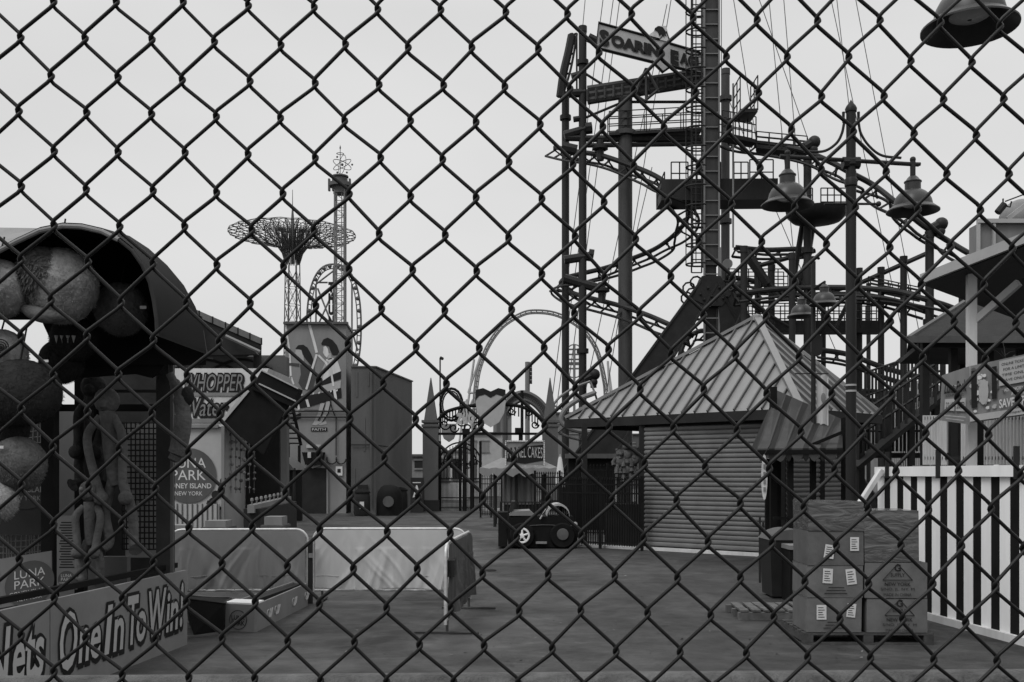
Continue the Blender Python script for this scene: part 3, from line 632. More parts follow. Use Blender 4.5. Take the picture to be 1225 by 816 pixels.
flat(mu_, 0, [(384.5,411),(387,406),(392,404),(398,407),(403,413),(406,421),(403,425),(398,425),(395.5,420),(393.5,414.5),(389,413),(385,413)], .0105)  # hair right
flat(mu_, 2, [(387,415),(390,414),(392.5,418),(393.5,424),(391,428),(388,425),(386.5,422),(387,418)], .009)
limb(mu_, 1, [(393,423),(395,430)], 5, .004)
flat(mu_, 2, [(390,430),(398,428),(404,432),(408,444),(408,452),(395,458),(383,462),(384,452),(390,442)], .004)
limb(mu_, 1, [(392,432),(386,445),(383,458)], [4,3,3], .010)
flat(mu_, 0, [(383,458),(396,449),(408,444),(408,453),(395,458),(382,463)], .012)
flat(mu_, 1, [(384,462),(408,455),(407,468),(386,470)], .010)
flat(mu_, 0, [(352,474),(370,473),(390,469),(408,464),(409,476),(392,480),(372,486),(356,489)], .014)
for i in range(8): flat(mu_, 2, [(353+i*7,473-i*.9),(355+i*7,472-i*.9),(355+i*7,474-i*.9),(353+i*7,475-i*.9)], .016)
limb(mu_, 2, [(379,424),(374,440),(369,458),(366.5,466)], 2.6, .018); limb(mu_, 2, [(381,425),(390,434),(396,444),(399,462)], 2.4, .018)
limb(mu_, 2, [(367,478),(369.5,487)], 3, .018); limb(mu_, 2, [(354,473),(358,490)], 2.6, .018); limb(mu_, 2, [(400,466),(402,478)], 3, .018)
limb(mu_, 0, [(386.5,482),(382.8,496),(376,507)], [6.5,5.4,4], .001); limb(mu_, 0, [(393.5,480),(390.8,494),(384,505)], [6.5,5.4,4], .0015)
limb(mu_, 1, [(386,482),(382,496),(375,508)], [5,4,2.5], .003); limb(mu_, 1, [(393,480),(390,494),(383,506)], [5,4,2.5], .003)
flat(mu_, 1, [(373,508),(380,503),(384,506),(378,509)], .006); flat(mu_, 1, [(381,508),(390,503),(391,507),(384,509)], .006)
flat(mu_, 4, [(364,490),(398,490.5),(398,491.4),(364,491)], .002)
mo = mu_.build('mural', MU, mbld)
mb = MB(); fr_ = Fr(P(372,516,D-.03), (1,0,0)); mb.add([fr_(0,0,0),fr_(.72,0,0),fr_(.72,.17,0),fr_(0,.17,0)], [(0,1,2,3)]); mb.m = 1; letter(mb, 'FAITH', fr_, .05, .03, .6, .11, .004, 0, .02); mb.build('name_plate', [mInk, mLight], mbld)
dr = MB().box(P(356,0,D).x, P(391,0,D).x, D-.06, D-.01, .02, PZ(560)).build('door', mDark, mbld)
MB().box(P(354,0,D).x, P(356,0,D).x, D-.09, D, 0, PZ(558)).box(P(391,0,D).x, P(393,0,D).x, D-.09, D, 0, PZ(558)).box(P(354,0,D).x, P(393,0,D).x, D-.1, D-.061, PZ(560), PZ(558)).build('frame', mMid, dr)
q = MB().poly([P(*p,D-.5) for p in [(361,541),(387,541),(384,556),(365,556)]], (0,.45,0)).build('door_canopy', mBlack, mbld)
MB().box(P(371,0,D).x, P(375,0,D).x, D-.56, D-.52, PZ(548), PZ(541)).build('lamp', mLight, mbld)
MB().box(P(367,0,D).x, P(384,0,D).x, D-.1, D-.03, PZ(536), PZ(532)).build('sign_strip', mLight, mbld)
mb = MB().box(P(402,0,D).x, P(410,0,D).x, D-.08, D-.02, PZ(569), PZ(558)); mb.m = 1; mb.box(P(404,0,D).x, P(408,0,D).x, D-.088, D-.082, PZ(565.5), PZ(561)); mb.build('notice', [mWhiteW, mInk], mbld)
for cx0 in (397, 408): MB().tube([P(cx0+6*math.cos(t*.5), 549+6*math.sin(t*.5), D-.08) for t in range(8)], .03, 5).build('hose_loop', mDark, mbld)
MB().tube([P(366,556,D-.2), P(374,559,D-.2), P(383,556,D-.2)], .06, 6).build('swag', mFarL, mbld)
an = thing('annexe_building', G(450, D), 'plain windowless grey stucco block right of the mural building, wall top sloping', 'building')
A_, B_, E_ = P(420,439.5,D), P(449,439.5,D), P(493,457,51.)
E2 = V((E_.x, E_.y, B_.z-.02))
mb = MB(); back = V((.4,6,0))
for p, q in ((A_, B_), (B_, E_)): pass
mb.hexa([(A_.x,D,0),(B_.x,D,0),(E_.x,E_.y,0),(A_.x,E_.y,0)], [A_, B_, E_, (A_.x,E_.y,A_.z)]); mb.build('wall', mConcD, an)
MB().beam(A_+V((0,0,.03)), B_+V((.02,0,.03)), .1, .06).beam(B_+V((.02,0,.03)), E_+V((.02,0,.03)), .08, .06).build('parapet', mMidD, an)
MB().tube([P(420,532,D-.1), P(449,532,D-.1), P(487,537,50.2)], .03, 5).tube([P(487,537,50.2), P(487,580,50.2)], .06, 5).build('pipe', mDark, an)
# things along the foot of the two buildings
def wheelie(x, D, label, r=.35, h=.95, lid=True):
    o = thing('litter_bin', G(x, D), label, 'bin', 'litter bins by the buildings'); c = P(x,0,D).x
    MB().lathe([(r*.88,0),(r,.1),(r,h-.15),(r*.9,h)], (c,D,0), 16).build('body', mDark, o); MB().lathe([(r*1.02,h),(r*1.0,h+.06),(r*.6,h+.16),(0,h+.18)], (c,D,0), 16).build('lid', mBlack, o)
    MB().obox((c+.05, D-r-.01, .45), (.09,0,0), (0,.008,0), (0,0,.15)).build('sticker', mPaper, o)
wheelie(433, 41.5, 'dark litter bin with a white sticker, in front of the annexe')
wheelie(479, 46.8, 'dark litter bin at the right end of the annexe')
o = thing('smoker_barrel', G(465, 42), 'black domed barrel with a round pale badge beside the annexe', 'barrel'); c = P(466,0,42).x
MB().lathe([(.56,0),(.55,.1),(.55,.7),(.5,1.0),(.36,1.2),(.2,1.28),(0,1.3)], (c,42,0), 18).build('body', mBlack, o); MB().lathe([(0,0),(.23,0),(.23,.03),(0,.03)], (c+.03,41.36,.6), 16, (0,-1,0)).build('badge', mMidD, o)
o = thing('a_frame_sign', G(499, 45), 'narrow black folding sign with a white letter A by the left obelisk', 'sign'); c = P(499,0,45).x
mb = MB(); mb.obox((c,45,.8), (.3,0,0), (0,.03,0), (0,.12,.78)); mb.m = 1; f_ = Fr((c-.16,44.84,.72), (1,0,0)); letter(mb, 'A', f_, 0, 0, .32, .5, .0, 0, .03); mb.add([f_(-.02,.62,.03), f_(.34,.62,.03), f_(.34,.66,.03), f_(-.02,.66,.03)], [(0,1,2,3)]); mb.build('front_board', [mInk, mPaper], o); MB().obox((c,45.3,.8), (.3,0,0), (0,.03,0), (0,-.12,.78)).build('rear_board', mInk, o)

# ---------------------------------------------------------------- funnel cake stand, cart, iron railings
D = 33.; s_ = D/F
fc = thing('funnel_cake_stand', G(622, D), 'food stand with pale scalloped canopy and FUNNEL CAKES sign on top', 'food stand')
X0, X1 = P(592,0,D).x, P(652,0,D).x; zc = PZ(560)
for x in (X0, X1, X0+.7): MB().tube([V((x,D,0)), V((x,D,zc-.05))], .05, 6).build('post', mDark, fc)
for x in (X0, X1): MB().tube([V((x,D+1.8,0)), V((x,D+1.8,zc-.05))], .05, 6).build('post', mDark, fc)
mb = MB(); xl, xr = P(574,0,D).x, P(668,0,D).x; n = 24
ro = [V((xl+(xr-xl)*i/n, D-.4, zc+.02*math.sin(i*1.7))) for i in range(n+1)]; ri = [V((xl+.7+(xr-xl-1.4)*i/n, D+1.0, zc+.35)) for i in range(n+1)]; rd = [p+V((.02*math.sin(i*2.1),-.02,-.16-.12*abs(math.sin(i*.8)))) for i, p in enumerate(ro)]
k = len(mb.v); mb.smooth = True; mb.add(ro+ri+rd, [(i,i+1,n+2+i,n+1+i) for i in range(n)]+[(2*n+2+i,2*n+3+i,i+1,i) for i in range(n)])
rb = [V((xl+(xr-xl)*i/n, D+2.2, zc)) for i in range(n+1)]; mb.add(ri+rb, [(i,i+1,n+2+i,n+1+i) for i in range(n)])
mb.build('canopy', mMid, fc)
mb = MB(); a, b = P(603,0,D).x, P(641,0,D).x; n = 16; mb.smooth = True
mb.add([V((a+(b-a)*i/n, D+.3+.06*math.sin(i*1.9), z)) for z in (PZ(604), PZ(566)) for i in range(n+1)], [(i,i+1,n+2+i,n+1+i) for i in range(n)]); mb.build('tarp', mTarp, fc)
MB().box(a, b+.2, D+.4, D+1.6, 0, PZ(603)).build('counter', mDark, fc)
mb = MB().box(P(605,0,D).x, P(651,0,D).x, D-.05, D+.05, PZ(559), PZ(527)); sg = mb.build('signboard', mMid, fc)
mb = MB(); f_ = Fr(P(607,548.5,D-.07), (1,0,0)); letter(mb, 'FUNNEL CAKES', f_, 0, 0, 42*s_, 13*s_, .012, 0, .0, arc=.03)
mb.build('lettering', mLight, sg)
mb = MB(); mb.poly([P(x,y,D-.06) for x,y in [(606,536),(650,532),(650,551),(628,555),(606,552)]], (0,.01,0)); mb.build('panel', mInk, sg)
mb = MB()
for i in range(24): mb.ball(P(605+46*i/23, 528+.0*i, D-.08), .028, 6, 4); mb.ball(P(605+46*i/23, 558, D-.08), .028, 6, 4)
for i in range(16): mb.ball(P(605, 528+30*i/15, D-.08), .028, 6, 4); mb.ball(P(651, 528+30*i/15, D-.08), .028, 6, 4)
mb.build('bulbs', mPaper, sg)
mb = MB(); xs = [P(599+i*4.2,0,27).x for i in range(14)]
for x in xs: mb.box(x-.015, x+.015, 27-.015, 27.015, .3, PZ(0)*0+1.0)
for z in (.3, .65, .97): mb.box(xs[0], xs[-1], 26.98, 27.02, z, z+.03)
tag(mb.build('grid_railing', mDark, None, (xs[5],27,0)), 'low dark grid railing in front of the pale tarp', 'railing')
o = thing('mascot_banner', G(669,D), 'small folded white umbrella beside the food stand', 'umbrella'); o.name = 'folded_umbrella'
c = P(670,0,30).x; MB().tube([(c,30,0),(c,30,2.3)], .03, 6).build('pole', mDark, o); MB().lathe([(.0,2.35),(.06,2.2),(.13,1.7),(.17,1.35),(.08,1.38)], (c,30,0), 10).build('cloth', mWhiteW, o)
o.location.x = o.location.x
def ironfence(x0, D0, x1, D1, h, n, label, m=mBlack, group='black iron railings beside the kiosk'):
    a, b = G(x0, D0), G(x1, D1); o = thing('iron_railing', (a+b)/2, label, 'railing', group)
    mb = MB()
    for i in range(n+1): p = a.lerp(b, i/n); mb.tube([p+V((0,0,.08)), p+V((0,0,h+.06))], .013, 4); mb.lathe([(.02,0),(.026,.02),(0,.08)], p+V((0,0,h+.05)), 6)
    mb.build('bars', m, o)
    for z in (.14, h-.25, h-.05): MB().beam(a+V((0,0,z)), b+V((0,0,z)), .03, .035).build('cross_bar', m, o)
    for p in (a, (a+b)/2, b): MB().beam(p, p+V((0,0,h+.15)), .07, .07, up=(0,1,0)).build('post', m, o)
ironfence(671, 24.0, 768, 22.6, 1.55, 34, 'black iron railing across the open bay left of the shutter')
ironfence(640, 29.5, 700, 28.5, 1.7, 22, 'black iron railing behind the dark utility cart')
ironfence(575, 40, 600, 40, 1.6, 12, 'short black iron railing left of the food stand')
ironfence(690, 27.5, 765, 26.8, 1.9, 18, 'tall black iron railing deep behind the open bay')
# utility cart
D = 23.3; s_ = D/F; ut = thing('utility_cart', G(645, D), 'dark low utility cart with white hubcap and pale arched hood bow', 'cart')
def bx3(x0,x1,y0,y1,d0,d1): a, b = P(x0,y1,D), P(x1,y0,D); return (a.x, b.x, D+d0, D+d1, max(a.z,.02), b.z)
mb = MB(); mb.poly([P(*p,D) for p in [(608,652),(606,634),(610,619),(640,617),(650,618),(686,618),(690,630),(690,655),(681,655),(679,645),(668,645),(666,655),(634,655),(632,646),(617,646),(615,654)]], (0,1.2,0)); mb.build('body', mBlack, ut)
MB().poly([P(*p,D-.01) for p in [(609,617),(613,612),(634,611),(640,617)]], (0,1.2,0)).build('seat', mMid, ut)
mb = MB(); up = [P(668+13.5*math.cos(math.pi*t/12), 619-14*math.sin(math.pi*t/12), D) for t in range(13)]
for q in range(12): mb.hexa([up[q], up[q+1], up[q+1]+V((0,1.1,0)), up[q]+V((0,1.1,0))], [up[q]+V((0,0,.05)), up[q+1]+V((0,0,.05)), up[q+1]+V((0,1.1,.05)), up[q]+V((0,1.1,.05))])
mb.build('hood_bow', mFarL, ut)
MB().tube([P(646,621,D-.05), P(652,611,D-.05), P(656,607,D+.3)], .02, 5).build('steering_column', mFarL, ut)
for x in (624.5, 673):
  for dy_ in (-.06, 1.16):
    wo = MB().lathe([(.06,0),(.27,.0),(.3,.04),(.3,.12),(.27,.16),(.0,.16)], V((P(x,0,D).x, D+dy_+.12, .31)), 24, (0,-1,0)).build('wheel', mBlack, ut)
    mb = MB(); c = V((P(x,0,D).x, D+dy_-.05, .31+.0))
    if x < 650:
        mb.tube([c+V((.16*math.cos(t*.262),0,.16*math.sin(t*.262))) for t in range(24)], .026, 6, closed=True); mb.lathe([(.06,0),(.05,.03),(0,.035)], c, 12, (0,-1,0))
        for t in range(5): mb.tube([c, c+V((.14*math.cos(t*1.257+.3),0,.14*math.sin(t*1.257+.3)))], .026, 6)
        mb.build('rim', mWhite, wo)
    else: mb.lathe([(.14,0),(.13,.02),(0,.03)], c+V((0,.0,.03)), 20, (0,-1,0)); mb.build('rim', mMidD, wo)
MB().box(P(641,0,D).x, P(654,0,D).x, D-.1, D-.02, .12, .17).build('step', mMid, ut)
MB().box(P(596,0,D).x, P(607,0,D).x, D-.0, D+.8, .05, .85).build('rear_box', mBlack, ut)
MB().tube([P(652,611,D-.02)+V((.14*math.cos(t*.628)*.5,.14*math.sin(t*.628),.1*math.cos(t*.628))) for t in range(10)], .012, 5, closed=True).build('steering_wheel', mDark, ut)
MB().poly([P(*p,D+.05) for p in [(609,612),(612,600),(616,600),(614,613)]], (0,1.1,0)).build('backrest', mDarkW, ut)
MB().tube([P(608,630,D-.012), P(650,628,D-.012), P(688,629,D-.012)], .008, 4).build('trim_line', mMidD, ut)
MB().lathe([(0,0),(.05,0),(.055,.02),(0,.035)], P(688,627,D-.02), 12, (0,-1,0)).build('headlight', mLight, ut)
# ---------------------------------------------------------------- kiosk with the pyramid roof
ki = thing('roofed_kiosk', V((5.4, 21.5, 0)), 'kiosk with ribbed pyramid metal roof and closed roller shutters', 'kiosk')
A, B, C2 = V((5.85,20.2,3.09)), V((1.31,24.5,3.09)), V((8.35,22.5,3.09)); D3 = B+C2-A; AP = V((5.85,23.8,5.47))
mb = MB()
for p, q in ((A,B),(C2,A),(D3,C2),(B,D3)): mb.add([p,q,AP], [(0,1,2)])
mb.add([A,B,D3,C2], [(0,1,2,3)])
rf = mb.build('roof', mRoof, ki)
mb = MB()
for p, q in ((A,B),(C2,A),(D3,C2),(B,D3)):
    e = (q-p).normalized(); n_ = (q-p).cross(AP-p).normalized(); n_ = n_ if n_.z > 0 else -n_; upv = n_.cross(e).normalized(); upv = upv if upv.z > 0 else -upv
    L_ = (q-p).length; ta = (AP-p).dot(e); ha = (AP-p).dot(upv); t = .2
    while t < L_-.05:
        h_ = ha*(t/ta if t < ta else (L_-t)/(L_-ta)); a = p+e*t; b = a+upv*h_
        mb.obox((a+b)/2+n_*.03, (b-a)/2, e*.016, n_*.03); t += .33
mb.build('seams', mRoofR, rf)
mb = MB()
for p in (A,B,C2,D3): mb.beam(p+V((0,0,.05)), AP+V((0,0,.06)), .16, .07)
mb.lathe([(.16,-.06),(.14,.06),(0,.12)], AP, 8); mb.build('hip_cap', mRoof, rf)
mb = MB()
for p, q in ((A,B),(C2,A),(D3,C2),(B,D3)): mb.beam(p-V((0,0,.11)), q-V((0,0,.11)), .06, .2)
mb.build('fascia', mDark, ki)
W0, W1, W2 = V((5.64,20.8,0)), V((3.005,23.0,0)), V((7.85,22.83,0)); W3 = V((1.75,24.05,0)); ul = (W1-W0).normalized(); ur = (W2-W0).normalized()
HT = 2.86
def shutter(a, b, z0, z1, nrm, pitch=.105):
    mb = MB(); e = (b-a); mb.smooth = True; z = z0
    while z < z1-.01:
        zz = [(-.004,0),(.014,.012),(.026,.045),(.02,.08),(-.004,.1)]; vs = []
        for c_, dz in zz: vs += [a+nrm*c_+V((0,0,z+dz)), b+nrm*c_+V((0,0,z+dz))]
        mb.add(vs, [(2*i,2*i+1,2*i+3,2*i+2) for i in range(4)]); z += pitch
    return mb
nl = V((0,0,1)).cross(ul).normalized(); nl = nl if nl.y < 0 else -nl; nr_ = V((0,0,1)).cross(ur).normalized(); nr_ = nr_ if nr_.y < 0 else -nr_
mb = MB()
for a, b, n_ in ((W0,W1,nl),(W0,W2,nr_)): mb.hexa([a-n_*.06, b-n_*.06, b-n_*.2, a-n_*.2], [p+V((0,0,HT+.2)) for p in (a-n_*.06, b-n_*.06, b-n_*.2, a-n_*.2)])
mb.hexa([W1-nl*.1, W1-nl*.25, V((5.0,25.4,0)), V((5.2,25.2,0))], [p+V((0,0,HT+.2)) for p in (W1-nl*.1, W1-nl*.25, V((5.0,25.4,0)), V((5.2,25.2,0)))])
mb.hexa([W2, W2+V((-.2,.1,0)), V((5.0,25.4,0)), V((5.2,25.5,0))], [p+V((0,0,HT+.2)) for p in (W2, W2+V((-.2,.1,0)), V((5.0,25.4,0)), V((5.2,25.5,0)))])
mb.build('wall', mDark, ki)
shutter(W0+ul*.12, W1-ul*.05, .1, 2.82, nl).build('roller_shutter', mShut, ki)
shutter(W0+ur*.15, W0+ur*1.5, .1, 2.7, nr_).build('roller_shutter', mShut, ki)
shutter(W0+ur*1.62, W0+ur*2.75, .1, 2.7, nr_).build('roller_shutter', mShut, ki)
for p in (W0, W1, W3, W0+ur*1.56): MB().beam(p, p+V((0,0,HT+.1)), .13, .13, up=(0,1,0)).build('corner_post', mDark, ki)
MB().beam(W0+nl*.05+V((0,0,.04)), W1+nl*.05+V((0,0,.04)), .2, .07).beam(W1+nl*.05+V((0,0,.03)), W3+nl*.1+V((0,0,.03)), .25, .06).build('kerb', mWhiteW, ki)
MB().hexa([W3+V((.6,.9,0)), W1+V((1.0,1.4,0)), W1+V((1.0,1.6,0)), W3+V((.6,1.1,0))], [p+V((0,0,1.0)) for p in (W3+V((.6,.9,0)), W1+V((1.0,1.4,0)), W1+V((1.0,1.6,0)), W3+V((.6,1.1,0)))]).build('counter', mDark, ki)
MB().obox(P(757,508,23.4), (.16,0,0), (0,.03,0), (0,0,.03)).build('strip_lamp', mLight, ki)
def plush(px_, py_, D, sc, m, label, group, name='plush_toy', arms=True, sitting=False):
    c = P(px_, py_, D); o = thing(name, c, label, 'plush toy', group)
    MB().ball(c, .14*sc, 12, 9, (1,.85,1.15), .03).build('body', m, o)
    MB().ball(c+V((0,-.02*sc,.2*sc)), .11*sc, 12, 9, (1.05,1,.95), .03).ball(c+V((0,-.12*sc,.18*sc)), .045*sc, 8, 6).build('head', m, o)
    for s in (-1,1):
        MB().ball(c+V((s*.09*sc,0,.29*sc)), .035*sc, 8, 6).build('ear', m, o)
        if arms: MB().tube([c+V((s*.12*sc,-.02*sc,.08*sc)), c+V((s*.19*sc,-.05*sc,-.02*sc)), c+V((s*.17*sc,-.09*sc,-.1*sc))], [.05*sc,.045*sc,.05*sc], 8).build('arm', m, o)
        MB().tube([c+V((s*.08*sc,-.03*sc,-.1*sc)), c+V((s*.1*sc,-.08*sc,-.22*sc)), c+V((s*.1*sc,-.1*sc,-.3*sc))], [.06*sc,.055*sc,.06*sc], 8).build('leg', m, o)
    return o
for i, (x, y, l_) in enumerate([(742,552,'mid grey plush bear hanging leftmost in the kiosk bay'),(750,562,'mid grey plush bear hanging lowest in the kiosk bay cluster'),(760,550,'mid grey plush bear hanging nearest the shutter in the kiosk bay'),(750,544,'mid grey plush bear hanging topmost in the kiosk bay cluster')]):
    plush(x, y, 23.6, .95, mPlushM, l_, 'plush bears hanging in the kiosk bay')
# striped awning stand on posts against the right face
Da = 18.6; aw = thing('awning_stand', G(960, Da), 'dark posts carrying a sloping striped awning with scalloped edge before the kiosk', 'awning')
T0, T1, T2, T3 = P(929,468,Da+.9), P(1008,503,Da+1.3), P(1008,537,Da-.1), P(906,538,Da-.3)
mb = MB(); n = 10
for i in range(n):
    a, b = (i+(.0 if i % 2 == 0 else .3))/n, (i+(1.3 if i % 2 == 0 else 1))/n; mb.m = i % 2
    a2, b2 = max(0, min(1, a*1.25-.02)), max(0, min(1, b*1.25-.02))
    if i == 0: a2 = 0
    q = [T3.lerp(T2,a), T3.lerp(T2,b), T0.lerp(T1,b2), T0.lerp(T1,a2)]; mb.hexa(q, [p+V((0,.0,.02)) for p in q])
    c_ = [T3.lerp(T2,a), T3.lerp(T2,b)]; mid = (c_[0]+c_[1])/2; mb.poly([c_[0], c_[1], c_[1]-V((0,0,.12)), mid+(c_[1]-mid)*.5-V((0,0,.2)), mid-V((0,0,.23)), mid+(c_[0]-mid)*.5-V((0,0,.2)), c_[0]-V((0,0,.12))], (0,-.015,0))
mb.build('canopy', [mStripe, mDark], aw)
mb = MB().poly([T0, T3, T3.lerp(T0,.0)+V((.15,1.2,0))], (.02,0,0)); mb.build('side_flap', mDarkW, aw)
for x, yt, d in [(925,463,Da+.6),(945.5,541,Da),(972.5,540,Da+.2),(1010,500,Da+.5)]: MB().beam(G(x,d), P(x,yt,d), .12 if x < 930 else .09, .12, up=(0,1,0)).build('post', mBlack, aw)
MB().beam(T3-V((0,0,.05)), T2-V((0,0,.05)), .06, .08).beam(P(950,541,Da), P(1008,517,Da), .05, .06).build('beam', mBlack, aw)
MB().box(P(931,0,Da).x, P(950,0,Da).x, Da+.9, Da+1.0, .05, PZ(0)*0+2.05).build('door_panel', mBlack, aw)
for y in (640,): MB().beam(P(925,620,Da), P(1010,620,Da), .05, .05).build('rail', mBlack, aw)
pl_ = P(914.5, 571, 18.2); mb = MB(); mb.poly([pl_+V((.055*math.cos(t*.4189), 0, .42*math.sin(t*.4189))) for t in range(15)], (0,.02,0)); mb.m = 1
for z in (-.22,-.08,.06,.2): mb.obox(pl_+V((0,-.012,z)), (.02,0,0), (0,.006,0), (0,0,.04))
o = thing('hanging_sign', pl_, 'narrow white oval sign hanging on the awning post', 'sign'); mb.build('board', [mWhiteW, mMid], o); MB().tube([pl_+V((0,0,.42)), pl_+V((.12,0,.62))], .008, 4).build('cord', mDark, o)

# ---------------------------------------------------------------- lamp posts
def bell(c, r, parent, tilt=0):
    """bell shaped lamp head hanging below c; r is the rim radius"""
    a = MB().lathe([(.06*r,.02*r),(.14*r,0),(.2*r,-.06*r),(.27*r,-.16*r),(.33*r,-.2*r),(.33*r,-.24*r),(.3*r,-.26*r),(.3*r,-.54*r),(.36*r,-.56*r),(.5*r,-.65*r),(.61*r,-.77*r),(.69*r,-.92*r),(.73*r,-1.08*r),(.74*r,-1.16*r),(.80*r,-1.19*r),(1.0*r,-1.35*r),(1.0*r,-1.39*r),(.76*r,-1.24*r),(.66*r,-1.1*r),(.5*r,-.85*r),(.2*r,-.7*r)], c, 40)
    hd = a.build('lamp_shade', mLamp, parent)
    MB().lathe([(.02,-1.2*r),(.3*r,-1.18*r),(.42*r,-1.12*r),(.42*r,-1.0*r)], c, 24).build('lens', mGlass, hd)
    MB().lathe([(.09*r,-.0),(.11*r,.04*r),(.05*r,.1*r),(.08*r,.16*r),(.0,.24*r)], c, 12).build('finial', mDark, hd)
D = 16.; s_ = D/F
lpst = thing('lamp_post', G(1018, D), 'tall dark lamp post carrying two big bell lamps on a crossbar, before the sky', 'street lamp')
cx = P(1018,0,D).x
MB().tube([V((cx,D,0)), V((cx,D,PZ(205)))], .082, 16).lathe([(.16,0),(.16,.5),(.1,.6),(.09,.62)], (cx,D,0), 16).lathe([(.082,0),(.1,.02),(.1,.12),(.082,.15)], (cx,D,PZ(224)), 16).tube([V((cx,D,PZ(205))), V((cx,D,PZ(132)))], .075, 16).lathe([(.09,0),(.095,.05),(.07,.1),(.03,.15),(.0,.2)], (cx,D,PZ(134)), 14).lathe([(.075,0),(.105,.03),(.105,.1),(.075,.13)], (cx,D,PZ(200)), 16).build('pole', mSteel, lpst)
for y in (462, 469): MB().lathe([(.084,0),(.088,.0),(.088,.03),(.084,.03)], (cx,D,PZ(y)), 14).build('clamp_band', mFarL, lpst)
arm = MB().tube([P(933,187,D), P(1099,197,D)], .035, 8).tube([P(1008,195,D), P(1028,195,D)], .1, 8); arm.build('crossbar', mSteel, lpst)
for s, pts in ((-1, [(1010,146),(1007,160),(1000,172),(985,181),(962,181)]), (1, [(1027,146),(1030,160),(1040,175),(1055,186),(1078,189)])):
    MB().tube(curve([P(x,y,D) for x,y in pts]), .022, 6).tube([P(1018+s*9,134,D), P(1018+s*9,146,D), P(1018,148,D)], .025, 6).build('scroll_bracket', mSteel, lpst)
MB().tube([P(1018,244,D), P(1050,244,D)], .02, 6).ball(P(1051,244,D), .045, 8, 6).tube([P(986,244,D), P(1018,244,D)], .02, 6).build('banner_arm', mSteel, lpst)
for x, y in ((942,197), (1092,205)):
    MB().tube([P(x,y-12,D), P(x,y+8,D)], .045, 8).ball(P(x,y-14,D), .05, 8, 6).tube([P(x-9,y-9,D), P(x+9,y-8.5,D)], .03, 6).build('hanger', mSteel, lpst)
    bell(P(x,y+6,D), .415 if x < 1000 else .41, lpst)
D = 19.3; s_ = D/F
l2 = thing('lamp_post', G(973, D), 'thin lamp post with two small bell lamps and a white flag, before the kiosk roof', 'street lamp'); cx = P(973,0,D).x
MB().tube([V((cx,D,0)), V((cx,D,PZ(313)))], .045, 12).lathe([(.1,0),(.1,.4),(.05,.5)], (cx,D,0), 12).build('pole', mSteel, l2)
MB().tube([P(962,357,D+.4), P(973,346,D), P(987,337,D-.3)], .025, 6).build('crossbar', mSteel, l2)
bell(P(986,340,D-.3), .285, l2); bell(P(959,355,D+.4), .285, l2)
MB().poly([P(x,y,D-.05) for x,y in [(971,403),(974,400),(981,400),(984,404),(984,421),(981,425),(974,425),(971,421)]], (0,.1,0)).build('sign_box', mDark, l2)
mb = MB(); n = 8
vs = [P(977+(991-977)*i/n, y+1.2*math.sin(i), D+.04*math.sin(i*1.1)) for y in (449,470,490,508) for i in range(n+1)]
mb.smooth = True; mb.add(vs, [(r*(n+1)+i, r*(n+1)+i+1, (r+1)*(n+1)+i+1, (r+1)*(n+1)+i) for r in range(3) for i in range(n)]); mb.build('flag', mWhiteW, l2)
MB().tube([P(951,447,D), P(991,447,D)], .012, 5).build('flag_arm', mSteel, l2)
mb = MB(); mb.ball(P(985,476,D-.06), .05, 8, 6, (1,.1,2)); mb.build('flag_emblem', mMid, l2)
D = 9.6; s_ = D/F
l3 = thing('lamp_post', G(1290, D), 'large bell lamp cut off by the top right corner of the view', 'street lamp'); cx = P(1290,0,D).x
MB().tube([V((cx,D,0)), V((cx,D,7.6))], .08, 14).build('pole', mSteel, l3); MB().tube([V((cx,D,7.2)), P(1160,-62,D)], .035, 8).build('crossbar', mSteel, l3)
bell(P(1160,-42,D), .445, l3)

# ---------------------------------------------------------------- shelter, hip roofed hut, banners and white slat fence on the right
D = 13.; sh = thing('open_shelter', G(1195, D+1), 'open shelter with pale sloping roof edge, white post and diagonal brace', 'shelter')
a, b = P(1104,331,13.4), P(1262,268,11.6)
dv = V((2.6,2.8,0)); mb = MB(); mb.hexa([a-V((0,0,.11)), b-V((0,0,.13)), b+dv-V((0,0,.13)), a+dv-V((0,0,.11))], [a, b, b+dv, a+dv]); mb.build('roof', mDark, sh)
mb = MB(); mb.beam(a+V((-.03,-.03,-.04)), b+V((-.03,-.03,-.04)), .05, .13); mb.build('fascia', mLight, sh)
p = P(1161.5,0,13.1); MB().box(p.x-.06, p.x+.06, 13.05, 13.12, 0, P(0,305,13.1).z).build('post', mWhiteW, sh)
MB().beam(P(1167,384,13.1), P(1219,338,12.6), .07, .09).build('brace', mLight, sh)
MB().poly([P(x,y,13.6) for x,y in [(1128,328),(1270,270),(1270,334),(1124,333)]], (0,.05,0)).build('gable_board', mBlack, sh)
dm = MB().box(P(1173,0,14.).x, P(1250,0,14.).x, 14., 14.35, P(0,312,14).z, P(0,266,14).z).build('dormer', mMid, sh)
MB().box(P(1171.5,0,13.9).x, P(1251,0,13.9).x, 13.93, 13.99, P(0,268,14).z, P(0,263,14).z).box(P(1190,0,13.9).x, P(1193,0,13.9).x, 13.94, 13.99, P(0,310,14).z, P(0,268,14).z).box(P(1171.5,0,13.9).x, P(1174.5,0,13.9).x, 13.94, 13.99, P(0,310,14).z, P(0,268,14).z).build('trim', mLight, dm)
MB().ball(P(1222,264,15.), .32, 20, 12, (1,1,1)).build('dome', mMid, sh)
MB().beam(P(1205,262,14.4), P(1236,238,14.4), .04,.06).build('dome_strut', mLight, sh)
o = thing('security_camera', P(1200,250,14.3), 'small dark security camera on a bracket above the shelter roof', 'camera'); c = P(1200,246,14.3)
